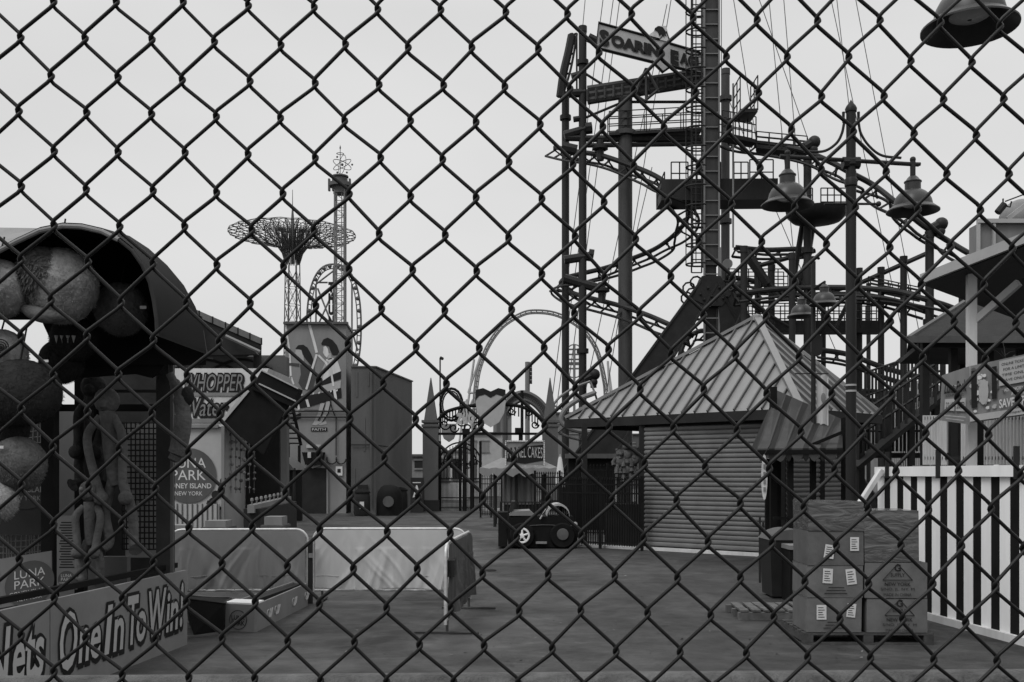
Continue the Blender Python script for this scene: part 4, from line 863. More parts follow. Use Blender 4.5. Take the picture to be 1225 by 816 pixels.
MB().tube([c+V((-.08,0,-.1)), c+V((.02,0,.02))], .05, 8).build('housing', mDark, o); MB().tube([c+V((0,0,.1)), c+V((0,0,-.0)), c+V((.1,0,-.02)), c+V((.12,0,.06))], .012, 5).tube([c+V((.03,0,.06)), c+V((.35,0,.18))], .01, 5).build('bracket', mDark, o)
D = 18.; hh = thing('hip_roofed_hut', G(1180, D+1), 'hut with low dark hipped roof behind the white shelter post', 'hut')
e0, e1 = P(1087,404,18.), P(1275,404,16.6); dv = V((1.6,4.2,0)); r0, r1 = P(1160,357,19.6), P(1262,352,19.0)
mb = MB(); q = [e0, e1, e1+dv, e0+dv]; mb.add(q+[r0, r1], [(0,1,5,4),(1,2,5),(2,3,4,5),(3,0,4),(3,2,1,0)]); mb.build('roof', M('shingle_roof', .026, .8, .3, 5, .4, 0, 1, 6, 30), hh)
mb = MB(); mb.beam(e0, r0, .1, .05); mb.beam(e0-V((0,0,.03)), e1-V((0,0,.03)), .05, .12); mb.build('edge_trim', mMidD, hh)
MB().hexa([e0+V((.3,.3,-.14)), e1+V((0,.3,-.14)), e1+V((1,3,-.14)), e0+V((1,3,-.14))], [e0+V((.3,.3,-.05)), e1+V((0,.3,-.05)), e1+V((1,3,-.05)), e0+V((1,3,-.05))]).build('upper_wall', mDark, hh)
for x, d in [(1106,18.2),(1140,18.1),(1183,17.9),(1221,17.5),(1150,20.5),(1200,20.5)]: MB().beam(G(x,d), P(x,408,d), .12, .12, up=(0,1,0)).build('post', mDark, hh)
# white slat fence on a raised walkway with two advertising banners
D = 15.4; wf = thing('slat_fence', G(1180, D), 'white vertical slat fence under the banners on the right', 'fence')
n = 46; a, b = P(1106,0,D+1.2), P(1290,0,D-1.4); zt, zb = 2.42, 1.9
for i in range(n+1):
    t = i/n; x = a.x+(b.x-a.x)*t; d = a.y+(b.y-a.y)*t
    if .165 < t < .27: continue
    MB().box(x-.028, x+.028, d-.01, d+.01, P(0,556,d).z, P(0,497,d).z).build('slat', mWhiteW, wf)
MB().beam(V((a.x,a.y+.04,P(0,548,a.y).z)), V((b.x,b.y+.04,P(0,548,b.y).z)), .04, .05).beam(V((a.x,a.y+.04,P(0,500,a.y).z)), V((b.x,b.y+.04,P(0,500,b.y).z)), .04, .05).build('cross_rail', mDark, wf)
MB().hexa([(a.x-.2,a.y,0),(b.x,b.y,0),(b.x+1.5,b.y+2.5,0),(a.x+1.3,a.y+2.5,0)], [(a.x-.2,a.y,P(0,557,a.y).z),(b.x,b.y,P(0,557,b.y).z),(b.x+1.5,b.y+2.5,P(0,557,b.y).z),(a.x+1.3,a.y+2.5,P(0,557,a.y).z)]).build('walkway', mMid, wf)
for x in (1138,1171): MB().beam(G(x,13.6), P(x,503 if x>1150 else 560,13.6), .09, .09, up=(0,1,0)).build('post', mBlack, wf)
def banner(tl, tr, br, bl, D0, D1, name, label, draw):
    q = [P(*tl,D0), P(*tr,D1), P(*br,D1), P(*bl,D0)]; o = thing(name, (q[2]+q[3])/2, label, 'banner', 'advertising banners on the slat fence'); n = 10; mb = MB(); mb.smooth = True; vs = []
    u_ = (q[1]-q[0]).normalized(); nn = u_.cross(V((0,0,1)))
    for r in range(5):
        for i in range(n+1):
            t, v_ = i/n, r/4; p_ = q[0].lerp(q[1],t).lerp(q[3].lerp(q[2],t), v_); vs.append(p_-nn*-.008*math.sin(t*17+v_*2))
    mb.add(vs, [(r*(n+1)+i, (r+1)*(n+1)+i, (r+1)*(n+1)+i+1, r*(n+1)+i+1) for r in range(4) for i in range(n)]); mb.build('sheet', mMid, o)
    W_ = (q[1]-q[0]).length; Hh = ((q[0]-q[3]).length+(q[1]-q[2]).length)/2
    def f(a_, b_, c_=0): return q[3].lerp(q[2], a_/W_).lerp(q[0].lerp(q[1], a_/W_), b_/Hh)+nn*(.03+c_)
    draw(o, f, W_, Hh); return o
def rect(mb, f, x0, x1, y0, y1, c=0): mb.add([f(x0,y0,c), f(x1,y0,c), f(x1,y1,c), f(x0,y1,c)], [(0,1,2,3)])
def drawA(o, f, W_, Hh):
    mb = MB(); rect(mb, f, W_*.15, W_*.48, Hh*.22, Hh*.46); rect(mb, f, W_*.52, W_*.85, Hh*.22, Hh*.46); rect(mb, f, W_*.25, W_*.8, Hh*.7, Hh*.72)
    rect(mb, f, W_*.15, W_*.85, Hh*.11, Hh*.125, .004); rect(mb, f, W_*.2, W_*.8, Hh*.05, Hh*.065, .004); mb.build('panel', mLight, o)
    mb = MB(); letter(mb, 'Luna Park', f, W_*.12, Hh*.58, W_*.76, Hh*.2, .006, .2, .03); letter(mb, 'CONEY ISLAND', f, W_*.2, Hh*.5, W_*.6, Hh*.05, .006); letter(mb, '22.17', f, W_*.19, Hh*.27, W_*.26, Hh*.12, .006); letter(mb, '20.73', f, W_*.55, Hh*.27, W_*.26, Hh*.12, .006); mb.build('lettering', mInk, o)
def drawB(o, f, W_, Hh):
    rg = random.Random(12); mb = MB()
    for k in range(46):
        x, y, q = rg.uniform(.02,.33), rg.uniform(.18,.92), rg.uniform(.015,.045); mb.m = k % 3; mb.add([f(W_*x+Hh*q*(1+.3*math.sin(t*2+k))*math.cos(t*.785), Hh*y+Hh*q*math.sin(t*.785), -.006+.0001*k) for t in range(8)], [tuple(range(8))])
    mb.build('picture', [mMidD, mPaper, mLight], o)
    mb = MB(); rect(mb, f, W_*.36, W_*.74, Hh*.55, Hh*.97); rect(mb, f, 0, W_*.99, Hh*.02, Hh*.13)
    ov_ = [f(W_*(.17+.06*math.cos(t*.314)), Hh*(.5+.22*math.sin(t*.314)), .001) for t in range(20)]; mb.add(ov_, [tuple(range(20))]); mb.build('panel', mLight, o)
    mb = MB(); rect(mb, f, W_*.02, W_*.09, Hh*.25, Hh*.9); rect(mb, f, W_*.27, W_*.33, Hh*.35, Hh*.9); 
    for r in range(4): letter(mb, ['ONLINE TICKETS','FOR A LIMITED','TIME ONLY','SAVE ONLINE'][r], f, W_*(.39+.02*(r%2)), Hh*(.88-.09*r), W_*.3, Hh*.045, .006)
    letter(mb, 'lunaparknyc.com', f, W_*.45, Hh*.05, W_*.4, Hh*.05, .006); mb.build('small_print', mInk, o)
    mb = MB(); letter(mb, 'ADVANCED TICKETS', f, W_*.42, Hh*.44, W_*.38, Hh*.05, .006); letter(mb, 'AVAILABLE', f, W_*.5, Hh*.36, W_*.2, Hh*.05, .006); letter(mb, 'SAVE UP TO', f, W_*.36, Hh*.18, W_*.44, Hh*.14, .006, 0, .02); mb.build('lettering', mPaper, o)
    pass
banner((1127,449), (1160,438), (1161,508), (1124,503), 12.95, 12.8, 'banner', 'dark banner with two price boxes, hung left of the SAVE UP banner', drawA)
banner((1160.5,438), (1262,416), (1262,492), (1161,506), 12.8, 12.2, 'banner', 'banner reading SAVE UP with a pale round picture, hung on the slat fence', drawB)
br = thing('bare_branch', P(1240,520,12.6), 'bare twigs reaching in at the right edge over the banner', 'branch'); rg = random.Random(4)
mb = MB(); mb.tube([V((P(1246,0,12.6).x,12.6,0)), P(1246,520,12.6), P(1215,450,12.6), P(1198,420,12.6)], [.025,.02,.01,.004], 5)
for i in range(16):
    a = P(1246,520,12.6).lerp(P(1198,418,12.6), rg.uniform(.1,.98)); b = a+V((rg.uniform(-.25,.2), rg.uniform(-.1,.1), rg.uniform(-.02,.25))); mb.tube([a, a.lerp(b,.5)+V((0,0,.02)), b], [.007,.005,.003], 4)
mb.build('twigs', mDark, br); mb = MB()
for i in range(60):
    a = P(rg.uniform(1200,1240), rg.uniform(425,470), 12.6+rg.uniform(-.1,.1)); u1 = V((rg.uniform(-1,1),rg.uniform(-1,1),rg.uniform(-1,1))).normalized()*.025; u2 = u1.orthogonal().normalized()*.012; mb.add([a-u1, a+u2, a+u1, a-u2], [(0,1,2,3)])
mb.build('leaves', mLeaf, br)
# stair with railings and screens between kiosk and slat fence
st = thing('access_ramp', G(1085, 24), 'dark access ramp with slatted railings behind the striped fence', 'ramp')
mb = MB(); mb.beam(P(1022,560,24), P(1130,470,24), .7, .1); mb.beam(P(1030,545,25), P(1130,545,25), .8, .12); mb.build('deck', mDark, st)
mb = MB().rail(P(1022,548,23.3), P(1128,478,23.3), .95, 12, .035, 2); mb.rail(P(1035,540,24.4), P(1130,540,24.4), 1.0, 20, .03, 2); mb.rail(P(1035,502,25.4), P(1130,470,25.4), 1.2, 22, .03, 2); mb.build('railing', mDark, st)
mb = MB()
for i in range(26): x = 1066+i*2.6; mb.box(P(x,0,26).x, P(x+.9,0,26).x, 26, 26.03, .0, P(0,455+abs(i-13)*.6,26).z)
mb.build('slats', mFarL, st)
for x in (1030,1062,1090,1120): MB().beam(G(x,24.2), P(x,468,24.2), .14, .14, up=(0,1,0)).build('post', mDark, st)
# low dark hoardings closing the view behind kiosk and fence
block(680, 735, 548, 31, 1, mBlack, 'hoarding', 'dark hoarding seen through the kiosk bay', 'wall')
# black and white striped fence
def SF(Y): return V((6.107*1.0-.119*Y, Y, 0))
sf = thing('striped_fence', SF(11), 'head high fence of alternating black and white upright boards, near right', 'fence')
y0, y1 = 12.55, 6.8; L_ = y0-y1; e = (SF(y1)-SF(y0)).normalized(); nf = V((-e.y, e.x, 0)); nf = nf if nf.x < 0 else -nf; tot = (SF(y1)-SF(y0)).length
t = 0; i = 0
MB().beam(SF(y0)-nf*.014+V((0,0,.94)), SF(y1)-nf*.014+V((0,0,.94)), .02, 1.64, up=(0,0,1)).build('backing', mBlack, sf)
while t < tot:
    wd = .168; a = SF(y0)+e*t+nf*.0; b = a+e*wd; mb = MB(); mb.hexa([a, b, b-nf*.02, a-nf*.02], [p_+V((0,0,z_)) for p_, z_ in ((a,1.72),(b,1.72),(b-nf*.02,1.72),(a-nf*.02,1.72))]); 
    for v_ in range(len(mb.v)):
        if mb.v[v_][2] < .1: mb.v[v_] = (mb.v[v_][0], mb.v[v_][1], .16)
    mb.build('board', mWhite, sf); t += .318
MB().beam(SF(y0)+nf*.02+V((0,0,1.78)), SF(y1)+nf*.02+V((0,0,1.78)), .045, .115).build('top_rail', mWhite, sf)
MB().beam(SF(y0)+nf*.02+V((0,0,.13)), SF(y1)+nf*.02+V((0,0,.13)), .05, .08).build('bottom_rail', mWhiteW, sf)
for t in (.35, 1.5, 2.9, 4.6): MB().beam(SF(y0)+e*t+nf*.055+V((0,0,1.7)), SF(y0)+e*t+nf*.055+V((0,0,2.02)), .045, .04, up=(0,1,0)).build('bracket', mDark, sf)
p = SF(12.3)+nf*.06; MB().beam(V((p.x-.36,p.y-.05,1.3)), V((p.x-.02,p.y,1.8)), .08, .05).build('stay', mWhiteW, sf)
# ---------------------------------------------------------------- shrink wrapped boxes on a pallet
D = 10.2; ang = math.radians(9)
o_ = G(966, D); U = V((math.cos(ang), -math.sin(ang)*.2, 0)).normalized(); Wv = V((-U.y, U.x, 0)); s_ = D/F
def bxs(a0, a1, b0, b1, z0, z1, j=0):
    q = [o_+U*a0+Wv*b0, o_+U*a1+Wv*b0, o_+U*a1+Wv*b1, o_+U*a0+Wv*b1]; return [p+V((0,0,z0)) for p in q], [p+V((0,0,z1)) for p in q]
pal = thing('pallet', o_+U*.6, 'wooden pallet under the stack of wrapped boxes', 'pallet', 'wooden pallets on the ground')
for b in (0, .16, .33, .5, .66, .84): MB().hexa(*bxs(-.04, 1.28, b, b+.11, .1, .122)).build('top_board', mWoodD, pal)
for a in (-.04, .57, 1.18): MB().hexa(*bxs(a, a+.1, 0, .95, .022, .098)).build('stringer', mWoodD, pal)
MB().hexa(*bxs(-.04, 1.28, .0, .1, 0, .02)).hexa(*bxs(-.04, 1.28, .85, .95, 0, .02)).build('bottom_board', mWoodD, pal)
def carton(a0, a1, z0, z1, label, m, film=False, dep=.62, sh=0, labels=(), mark=None, name='cardboard_box'):
    b, t = bxs(a0, a1, sh, dep, z0+.003, z1-.003); c = sum(b, V())/4
    o = thing(name, c, label, 'box', 'boxes stacked on the pallet'); mb = MB(); rg = random.Random(int(a0*100+z0*1000))
    bulge = [p+V((rg.uniform(-.006,.006), rg.uniform(-.008,.004), rg.uniform(-.004,.004))) for p in t]; mb.hexa(b, bulge); mb.build('carton', m, o)
    f = Fr(b[0]-Wv*.006, U)
    mb = MB(); mid = (z1-z0)
    if not film: mb.hexa(*[[p+V((0,0,0)) for p in bxs(a0, a1, sh-.002, dep, z1-.0028, z1-.0015)[k]] for k in (0,1)]); mb.build('tape', mCardD, o)
    for (x, z, w_, h_, rt) in labels:
        mb = MB(); q = [(0,0),(w_,0),(w_,h_),(0,h_)]; cs, sn = math.cos(rt), math.sin(rt); mb.add([f(x+p*cs-q_*sn, z+p*sn+q_*cs, .004) for p, q_ in q], [(0,1,2,3)]); mb.m = 1
        for k in range(5):
            y_ = h_*(.15+.16*k); mb.add([f(x+p*cs-q_*sn, z+p*sn+q_*cs, .006) for p, q_ in [(w_*.15,y_),(w_*(.8-.1*(k%3)),y_),(w_*(.8-.1*(k%3)),y_+h_*.05),(w_*.15,y_+h_*.05)]], [(0,1,2,3)])
        mb.build('label', [mPaper, mInk], o)
    if mark:
        mb = MB(); x, z, w_ = mark; T = [(x-w_/2,z),(x+w_/2,z),(x,z+w_*.55)]
        for i in range(3): mb.tube([f(*T[i],.004), f(*T[(i+1)%3],.004)], .0035, 4)
        letter(mb, 'G', f, x-.03, z+.09, .06, .07, .005, 0, .02); letter(mb, 'SUPPLY', f, x-.07, z+.035, .14, .035, .005, 0, .01); letter(mb, 'NEW YORK', f, x-.13, z-.06, .26, .035, .005, 0, .01); letter(mb, 'S/NO. JL. NY. M', f, x-.17, z-.115, .34, .035, .005); letter(mb, 'MADE IN CHINA', f, x-.14, z-.165, .28, .03, .005); mb.build('printing', mInk, o)
    elif labels and m is not mFilm and z0 < .6:
        mb = MB(); [mb.add([f(.17+.02*k, .04+.03*k, .005), f(.4-.015*k, .04+.03*k, .005), f(.4-.015*k, .048+.03*k, .005), f(.17+.02*k, .048+.03*k, .005)], [(0,1,2,3)]) for k in range(3)]; mb.build('printing', mInk, o)
    return o
zz = [.125, .48, .81, 1.165, 1.48]
carton(-.01,.545, zz[0]-0,zz[1], 'bottom left cardboard box of the stack, two paper labels', mCard, labels=[(.1,.13,.1,.15,0),(.4,.16,.09,.14,-.1)], dep=.58)
carton(.0,.56, zz[1],zz[2], 'left cardboard box second from the pallet, two labels side by side', mCard, labels=[(.15,.15,.1,.15,-.05),(.4,.13,.1,.16,.12)])
carton(.01,.57, zz[2],zz[3], 'left wrapped box third from the pallet, two labels at different heights', mCardD, labels=[(.15,.08,.1,.14,-.15),(.42,.15,.09,.14,0)])
carton(.01,.575, zz[3],zz[4]-.01, 'top left wrapped box of the stack, no labels', mFilm, film=True)
carton(.60,1.215, zz[0],.475, 'bottom right cardboard box of the stack, printed MADE IN CHINA', mCard, mark=(.33,.175,.3), dep=.66)
carton(.58,1.21, .478,.845, 'right printed cardboard box, second from the pallet', mCard, mark=(.33,.185,.3), dep=.66)
carton(.58,1.13, .848,1.38, 'top right big box under shiny stretch film', mFilm, film=True, dep=.66)
# empty pallet lying behind
p0 = G(884, 11.9); pa = thing('pallet', p0+V((.35,0,0)), 'empty broken wooden pallet lying left of the boxes', 'pallet', 'wooden pallets on the ground'); rg = random.Random(3)
for i in range(6): a = p0+V((.02+i*.145, 0, .1+rg.uniform(-.006,.006))); r_ = rg.uniform(-.03,.03); MB().hexa([a, a+V((.1,0,0)), a+V((.14+r_,.75,0)), a+V((.04+r_,.75,0))], [q+V((0,0,.022)) for q in (a, a+V((.1,0,0)), a+V((.14+r_,.75,0)), a+V((.04+r_,.75,0)))]).build('slat', mWood, pa)
for d in (0, .34, .68): MB().box(p0.x, p0.x+.86, 11.9+d, 11.9+d+.08, 0, .09).build('stringer', mWood, pa)
# bin beside the boxes
D = 14.2; c = P(940,0,D); bn = thing('wheeled_bin', G(940,D), 'dark square wheeled bin with rounded lid left of the boxes', 'bin')
MB().hexa([(c.x-.26,D-.25,.03),(c.x+.3,D-.25,.03),(c.x+.3,D+.3,.03),(c.x-.26,D+.3,.03)], [(c.x-.3,D-.3,.82),(c.x+.34,D-.3,.82),(c.x+.34,D+.34,.82),(c.x-.3,D+.34,.82)]).build('body', mDark, bn)
mb = MB(); n = 9
pr = [(c.x-.31+.66*i/n, .825+.15*math.sin(math.pi*i/n)**.6) for i in range(n+1)]
mb.add([V((x,D-.32,z)) for x, z in pr]+[V((x,D+.36,z)) for x, z in pr], [tuple(range(n,-1,-1)), tuple(range(n+1,2*n+2))]+[(i,i+1,n+2+i,n+1+i) for i in range(n)]); mb.build('lid', mMidD, bn)
for s in (-.2,.22): MB().lathe([(.0,0),(.07,0),(.07,.05),(0,.05)], (c.x+s,D+.3,.075), 12, (1,0,0)).build('wheel', mBlack, bn)
c2_ = P(954,0,13.6); b2_ = thing('plastic_crate', G(953,13.6), 'small dark crate with pale lid between bin and boxes', 'crate'); MB().box(c2_.x-.13,c2_.x+.14,13.5,13.9,0,.72).build('body', mBlack, b2_); MB().box(c2_.x-.14,c2_.x+.15,13.48,13.92,.722,.78).build('lid', mMid, b2_)
po = thing('metal_post', G(911,16), 'short thin dark double post left of the bin', 'post'); MB().tube([G(909,16), P(909,619,16)], .018, 6).tube([G(913,16.1), P(913,625,16.1)], .018, 6).build('posts', mDark, po)
# small marks on the ground
mb = MB(); mb.poly([V((G(586,18).x+.12*math.cos(t*.785)*(1+.2*math.sin(t*3)), 18+.17*math.sin(t*.785), .004)) for t in range(8)], (0,0,.006)); tag(mb.build('drain_spot', mBlack, None, G(586,18)), 'small flat black drain spot on the open asphalt', 'drain spot')  # flat black piece put in for a small dark drain spot
mb = MB(); q = G(1175,11.0); mb.poly([q+V((-.02,0,.012)), q+V((.14,.03,.012)), q+V((.12,.12,.03)), q+V((.02,.1,.02))], (0,0,.003)); tag(mb.build('paper_scrap', mPaper, None, q), 'crumpled white paper lying under the striped fence', 'paper')

# ---------------------------------------------------------------- crowd barriers with cloth covers
def barrier(a, b, label, cloth, zt=1.0, sag=0, feet=True, seed=1, cover=True, amp=1.):
    """a, b: ground points of the two ends"""
    u_ = (b-a).normalized(); n_ = u_.cross(V((0,0,1))); Lb = (b-a).length
    o = thing('crowd_barrier', (a+b)/2, label, 'barrier', 'crowd barriers closing off the yard'); r = .16
    def f(x, z, c_=0): return a+u_*x+n_*c_+V((0,0,z))
    pts = [f(0,.12)]+[f(0, zt-r)]+[f(r-r*math.cos(t*math.pi/10), zt-r+r*math.sin(t*math.pi/10)) for t in range(1,6)]+[f(Lb-r+r*math.sin(t*math.pi/10), zt-r+r*math.cos(t*math.pi/10)) for t in range(0,5)]+[f(Lb,zt-r), f(Lb,.12)]
    MB().tube(pts, .019, 10).build('frame', mSteelB, o)
    mb = MB(); mb.tube([f(0,.16), f(Lb,.16)], .016, 8); 
    for i in range(1, 15): mb.tube([f(Lb*i/15,.16), f(Lb*i/15, zt-.02)], .007, 5)
    mb.build('bars', mSteelB, o)
    for x in (.12, Lb-.12):
        MB().tube([f(x,.02,-.35), f(x,.02,.35)], .016, 6).tube([f(x,.02), f(x,.16)], .016, 6).build('foot', mSteelL, o)
    if cover:
        rg = random.Random(seed); nx, nz_ = 130, 44; mb = MB(); mb.smooth = True; vs = []
        folds = [(rg.uniform(0,Lb), rg.uniform(-.6,.6), rg.uniform(.03,.09), rg.uniform(.008,.024)*(1 if rg.random()<.6 else -.5)) for _ in range(26)]
        folds += [(rg.uniform(0,Lb), rg.uniform(-.25,.25), rg.uniform(.010,.026), rg.uniform(.003,.009)) for _ in range(46)]
        for j in range(nz_+1):
            for i in range(nx+1):
                tz = j/nz_; x = .03+(Lb-.06)*i/nx; z = zt-.012-(zt-.2)*tz; ed = min(x, Lb-x)
                if ed < r and tz < .4: z = min(z, zt-.012-r+math.sqrt(max(0, r*r-(r-ed)**2)))
                d = .03
                for fx, sl_, wd_, am in folds: d += amp*am*(tz**.8)*math.exp(-abs((x-fx-sl_*tz-.05*math.sin(tz*4+fx*7))/wd_)**2)*(.6 if tz < .3 else 1)
                d += .006*tz*math.sin(x*9+seed+2*tz)+.003*math.sin(x*37+tz*5)*tz
                vs.append(f(x, z+.012*math.sin(x*5+seed)*tz, max(d, .02)))
        mb.add(vs, [(j*(nx+1)+i, (j+1)*(nx+1)+i, (j+1)*(nx+1)+i+1, j*(nx+1)+i+1) for j in range(nz_) for i in range(nx)])
        cv = mb.build('cloth_cover', cloth, o)
        mb = MB()
        for zb_ in (.36,): mb.tube([f(.04+(Lb-.08)*i/30, zb_+.008*math.sin(i), .03) for i in range(31)], .004, 4)
        mb.build('hem', cloth, cv)
    return o
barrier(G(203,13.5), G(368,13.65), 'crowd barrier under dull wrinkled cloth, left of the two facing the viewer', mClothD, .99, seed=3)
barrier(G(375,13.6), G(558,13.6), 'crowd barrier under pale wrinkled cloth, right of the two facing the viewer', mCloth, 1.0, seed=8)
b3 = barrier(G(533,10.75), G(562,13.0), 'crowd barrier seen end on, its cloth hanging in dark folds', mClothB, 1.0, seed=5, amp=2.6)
MB().obox((G(533,11)+V((.06,.0,.72))), (.05,0,0), (0,.2,0), (0,0,.09)).build('strap', mDark, b3)
o = thing('strap_post', G(371.5,13.5), 'thin dark folded sleeve strapped between the two facing barriers', 'post'); MB().beam(G(371.3,13.45), P(371.3,648,13.45), .06, .05, up=(0,1,0)).build('sleeve', mDark, o); MB().box(P(369,0,13.4).x,P(374,0,13.4).x,13.4,13.42,.62,.68).build('strap', mMid, o)

# ---------------------------------------------------------------- white trough and dark sack between booth and barriers
D = 11.0; tr = thing('game_trough', G(300,D), 'long low pale trough with painted badges lying in front of the barriers', 'trough')
a, b, c_, d_ = G(269,11.1), G(306,11.0), G(368,13.2), G(350,13.4); hz_ = .3
mb = MB()
def wallp(p, q, t=.025, m=0):
    n_ = (q-p).cross(V((0,0,1))).normalized()*t; mb.hexa([p, q, q-n_, p-n_], [x+V((0,0,hz_)) for x in (p, q, q-n_, p-n_)])
wallp(a, b); wallp(b, c_); wallp(c_, d_); wallp(d_, a); mb.build('sides', mMid, tr)
MB().add([x+V((0,0,.03)) for x in (a,b,c_,d_)], [(0,1,2,3)]).build('bottom', mDark, tr)
MB().hexa([x+V((0,0,hz_+.002)) for x in (a, b, b.lerp(c_,.13), a.lerp(d_,.13))], [x+V((0,0,hz_+.02)) for x in (a, b, b.lerp(c_,.13), a.lerp(d_,.13))]).build('end_lid', mWhite, tr)
MB().beam(a.lerp(b,.45)+V((0,.3,hz_-.03)), d_.lerp(c_,.45)+V((0,-.1,hz_-.03)), .12, .05).build('divider', mDark, tr)
f = Fr(a-V((0,.01,0)), b-a); cc = (.17,.13)
mb = MB(); mb.tube([f(cc[0]+.105*math.cos(t*.26), cc[1]+.105*math.sin(t*.26), .003) for t in range(24)], .004, 4, closed=True); letter(mb, 'LUNA', f, .09, .13, .16, .05, .004, 0, .02); letter(mb, 'PARK', f, .09, .07, .16, .05, .004, 0, .02); mb.build('badge', mInk, tr)
f = Fr(b, c_-b)
for x in (.45, .75, 1.5, 2.1):
    mb = MB()
    for k in range(3): mb.tube([f(x+.06*k+.05*math.cos(t*.6), .14+.05*math.sin(t*.6+k), .004) for t in range(11)], .006, 4)
    mb.build('painted_curls', mFarL, tr)
sk = thing('black_case', G(246,10.8), 'low black case standing open between sign panel and trough', 'case')
q = [G(232,10.65), G(268,10.95), G(277,11.9), G(225,11.7)]; tp = [P(224,717,10.62), P(268,722,10.9), P(276,716,11.85), P(222,713,11.7)]
MB().hexa([x+V((0,0,.03)) for x in q], tp).build('body', mBlack, sk); MB().tube(tp, .014, 6, closed=True).build('rim', mDark, sk)
MB().beam(q[0]+V((-.1,-.04,.012)), q[1]+V((.05,-.04,.012)), .1, .02).build('skid', mMidD, sk)

# ---------------------------------------------------------------- game booth on the left
bo = thing('game_booth', V((-4.2,9.2,0)), 'game booth with dark arched canopy, posts and painted counter panels', 'booth')
# barrel canopy, its rim towards the viewer
rim = [(-90,330),(-40,318),(0,303),(25,288),(50,276),(75,270),(100,271),(130,277),(155,286),(178,301),(200,321),(220,345),(234,371),(243,397),(247,424)]
rimf = [(-100,330),(-50,318),(-10,305),(20,289),(48,276),(75,270.5),(98,271.5),(122,277),(142,287),(158,300),(170,317),(179,338),(184,360),(187,382),(188,402)]
fr_p = [P(x,y,8.2) for x,y in rimf]; bk_p = [P(x,max(y,284) if x < 150 else y,9.6) for x,y in rim]
mb = MB(); mb.smooth = True; n = len(rim); mb.add(fr_p+bk_p, [(i,i+1,n+i+1,n+i) for i in range(n-1)])
th = [p+V((0,0,.03)) for p in fr_p+bk_p]; mb.add(th, [(i,n+i,n+i+1,i+1) for i in range(n-1)]); cn = mb.build('canopy', mBlack, bo)
MB().tube(fr_p[:9], .022, 8).build('rim_tube', mMid, cn); MB().tube(fr_p[8:], .016, 8).build('rim_tube', mDarkW, cn); MB().tube([bk_p[-1], bk_p[-2], bk_p[-3]], .008, 5).build('edge_tube', mMidD, cn)  # one rim in two greys: the lit left stretch put into its colour
mb = MB(); gx = [(x, y) for x, y in zip([p.x for p in bk_p], [p.z for p in bk_p])]
zl = [P(0,383,9.6).z if x < P(62,0,9.6).x else P(0,437,9.6).z for x, _ in gx]
mb.add([V((x,9.585,z)) for x, z in gx]+[V((x,9.585,min(z,zl_))) for (x, z), zl_ in zip(gx, zl)], [(i,i+1,n+i+1,n+i) for i in range(n-1)]); mb.build('gable', mBlack, cn)
# valance and inner bulkheads
mb = MB(); mb.poly([P(x,y,9.64) for x,y in [(92,360),(240,378),(246.5,424),(200,431),(190,446),(180,452),(160,447),(92,452)]], (0,.05,0)); mb.build('drop_panel', mBlack, cn)
# pale roof behind the rim
MB().hexa([P(-200,322,8.9),P(0,301,8.6),P(52,280,10.5),P(-160,284,10.5)], [P(-200,318,8.9),P(0,297,8.6),P(52,273,10.5),P(-160,270,10.5)]).build('upper_roof', mMid, bo)
def postbox(x, D, wd, yt, m=mDark, name='post'): a = G(x,D); return MB().beam(a, P(x,yt,D), wd, wd, up=(0,1,0)).build(name, m, bo)
postbox(198, 10.0, .14, 425, mDarkW); postbox(205.5, 9.95, .035, 430, mMidD)
postbox(60, 10.3, .13, 440, mBlack); postbox(97, 10.6, .1, 440, mBlack); postbox(-20, 9.6, .13, 300, mBlack)
MB().beam(P(60,488,10.4), P(198,488,10.05), .06, .07).beam(P(95,468,10.9), P(190,468,10.6), .04, .03).build('cross_beam', mBlack, bo)
# back walls
mb = MB(); mb.box(P(66,0,11.4).x, P(98,0,11.4).x, 11.4, 11.44, 0, P(0,492,11.4).z); mb.build('back_panel', mMid, bo)
MB().box(P(98,0,11.9).x, P(206,0,11.9).x, 11.9, 11.95, 0, P(0,440,11.9).z).build('dark_wall', mDarkW, bo)
MB().box(P(150,0,11.3).x, P(189,0,11.3).x, 11.3, 11.33, .8, P(0,505,11.3).z).build('pegboard', mMid, bo)
mb = MB(); xs0, xs1, z0, z1 = P(146,0,11.2).x, P(189,0,11.2).x, .9, P(0,505,11.2).z
for i in range(9): x = xs0+(xs1-xs0)*i/8; mb.tube([V((x,11.2,z0)), V((x,11.2,z1))], .008, 4)
z = z0
while z < z1: mb.tube([V((xs0,11.21,z)), V((xs1,11.21,z))], .008, 4); z += .062
lt = mb.build('lattice_panel', mBlack, bo)
MB().box(P(105,0,10.9).x, P(152,0,10.9).x, 10.9, 11.0, 0, P(0,666,10.9).z).build('inner_shelf', mMidD, bo)
# net behind the far left toys
mb = MB(); x0_, x1_, z0, z1 = P(-30,0,11).x, P(52,0,11).x, .7, P(0,500,11).z
for i in range(19): x = x0_+(x1_-x0_)*i/18; mb.tube([V((x+.02*math.sin(z_*.5+i), 11, z0+(z1-z0)*z_/10)) for z_ in range(11)], .006, 4)
for i in range(26): z = z0+(z1-z0)*i/25; mb.tube([V((x0_+(x1_-x0_)*k/10, 11.01, z-.03*math.sin(math.pi*k/10))) for k in range(11)], .006, 4)
mb.build('net', mFarM, bo)
MB().box(P(-60,0,11.4).x, P(64,0,11.4).x, 11.46, 11.5, 0, P(0,446,11.4).z).build('dark_wall', mDarkW, bo)
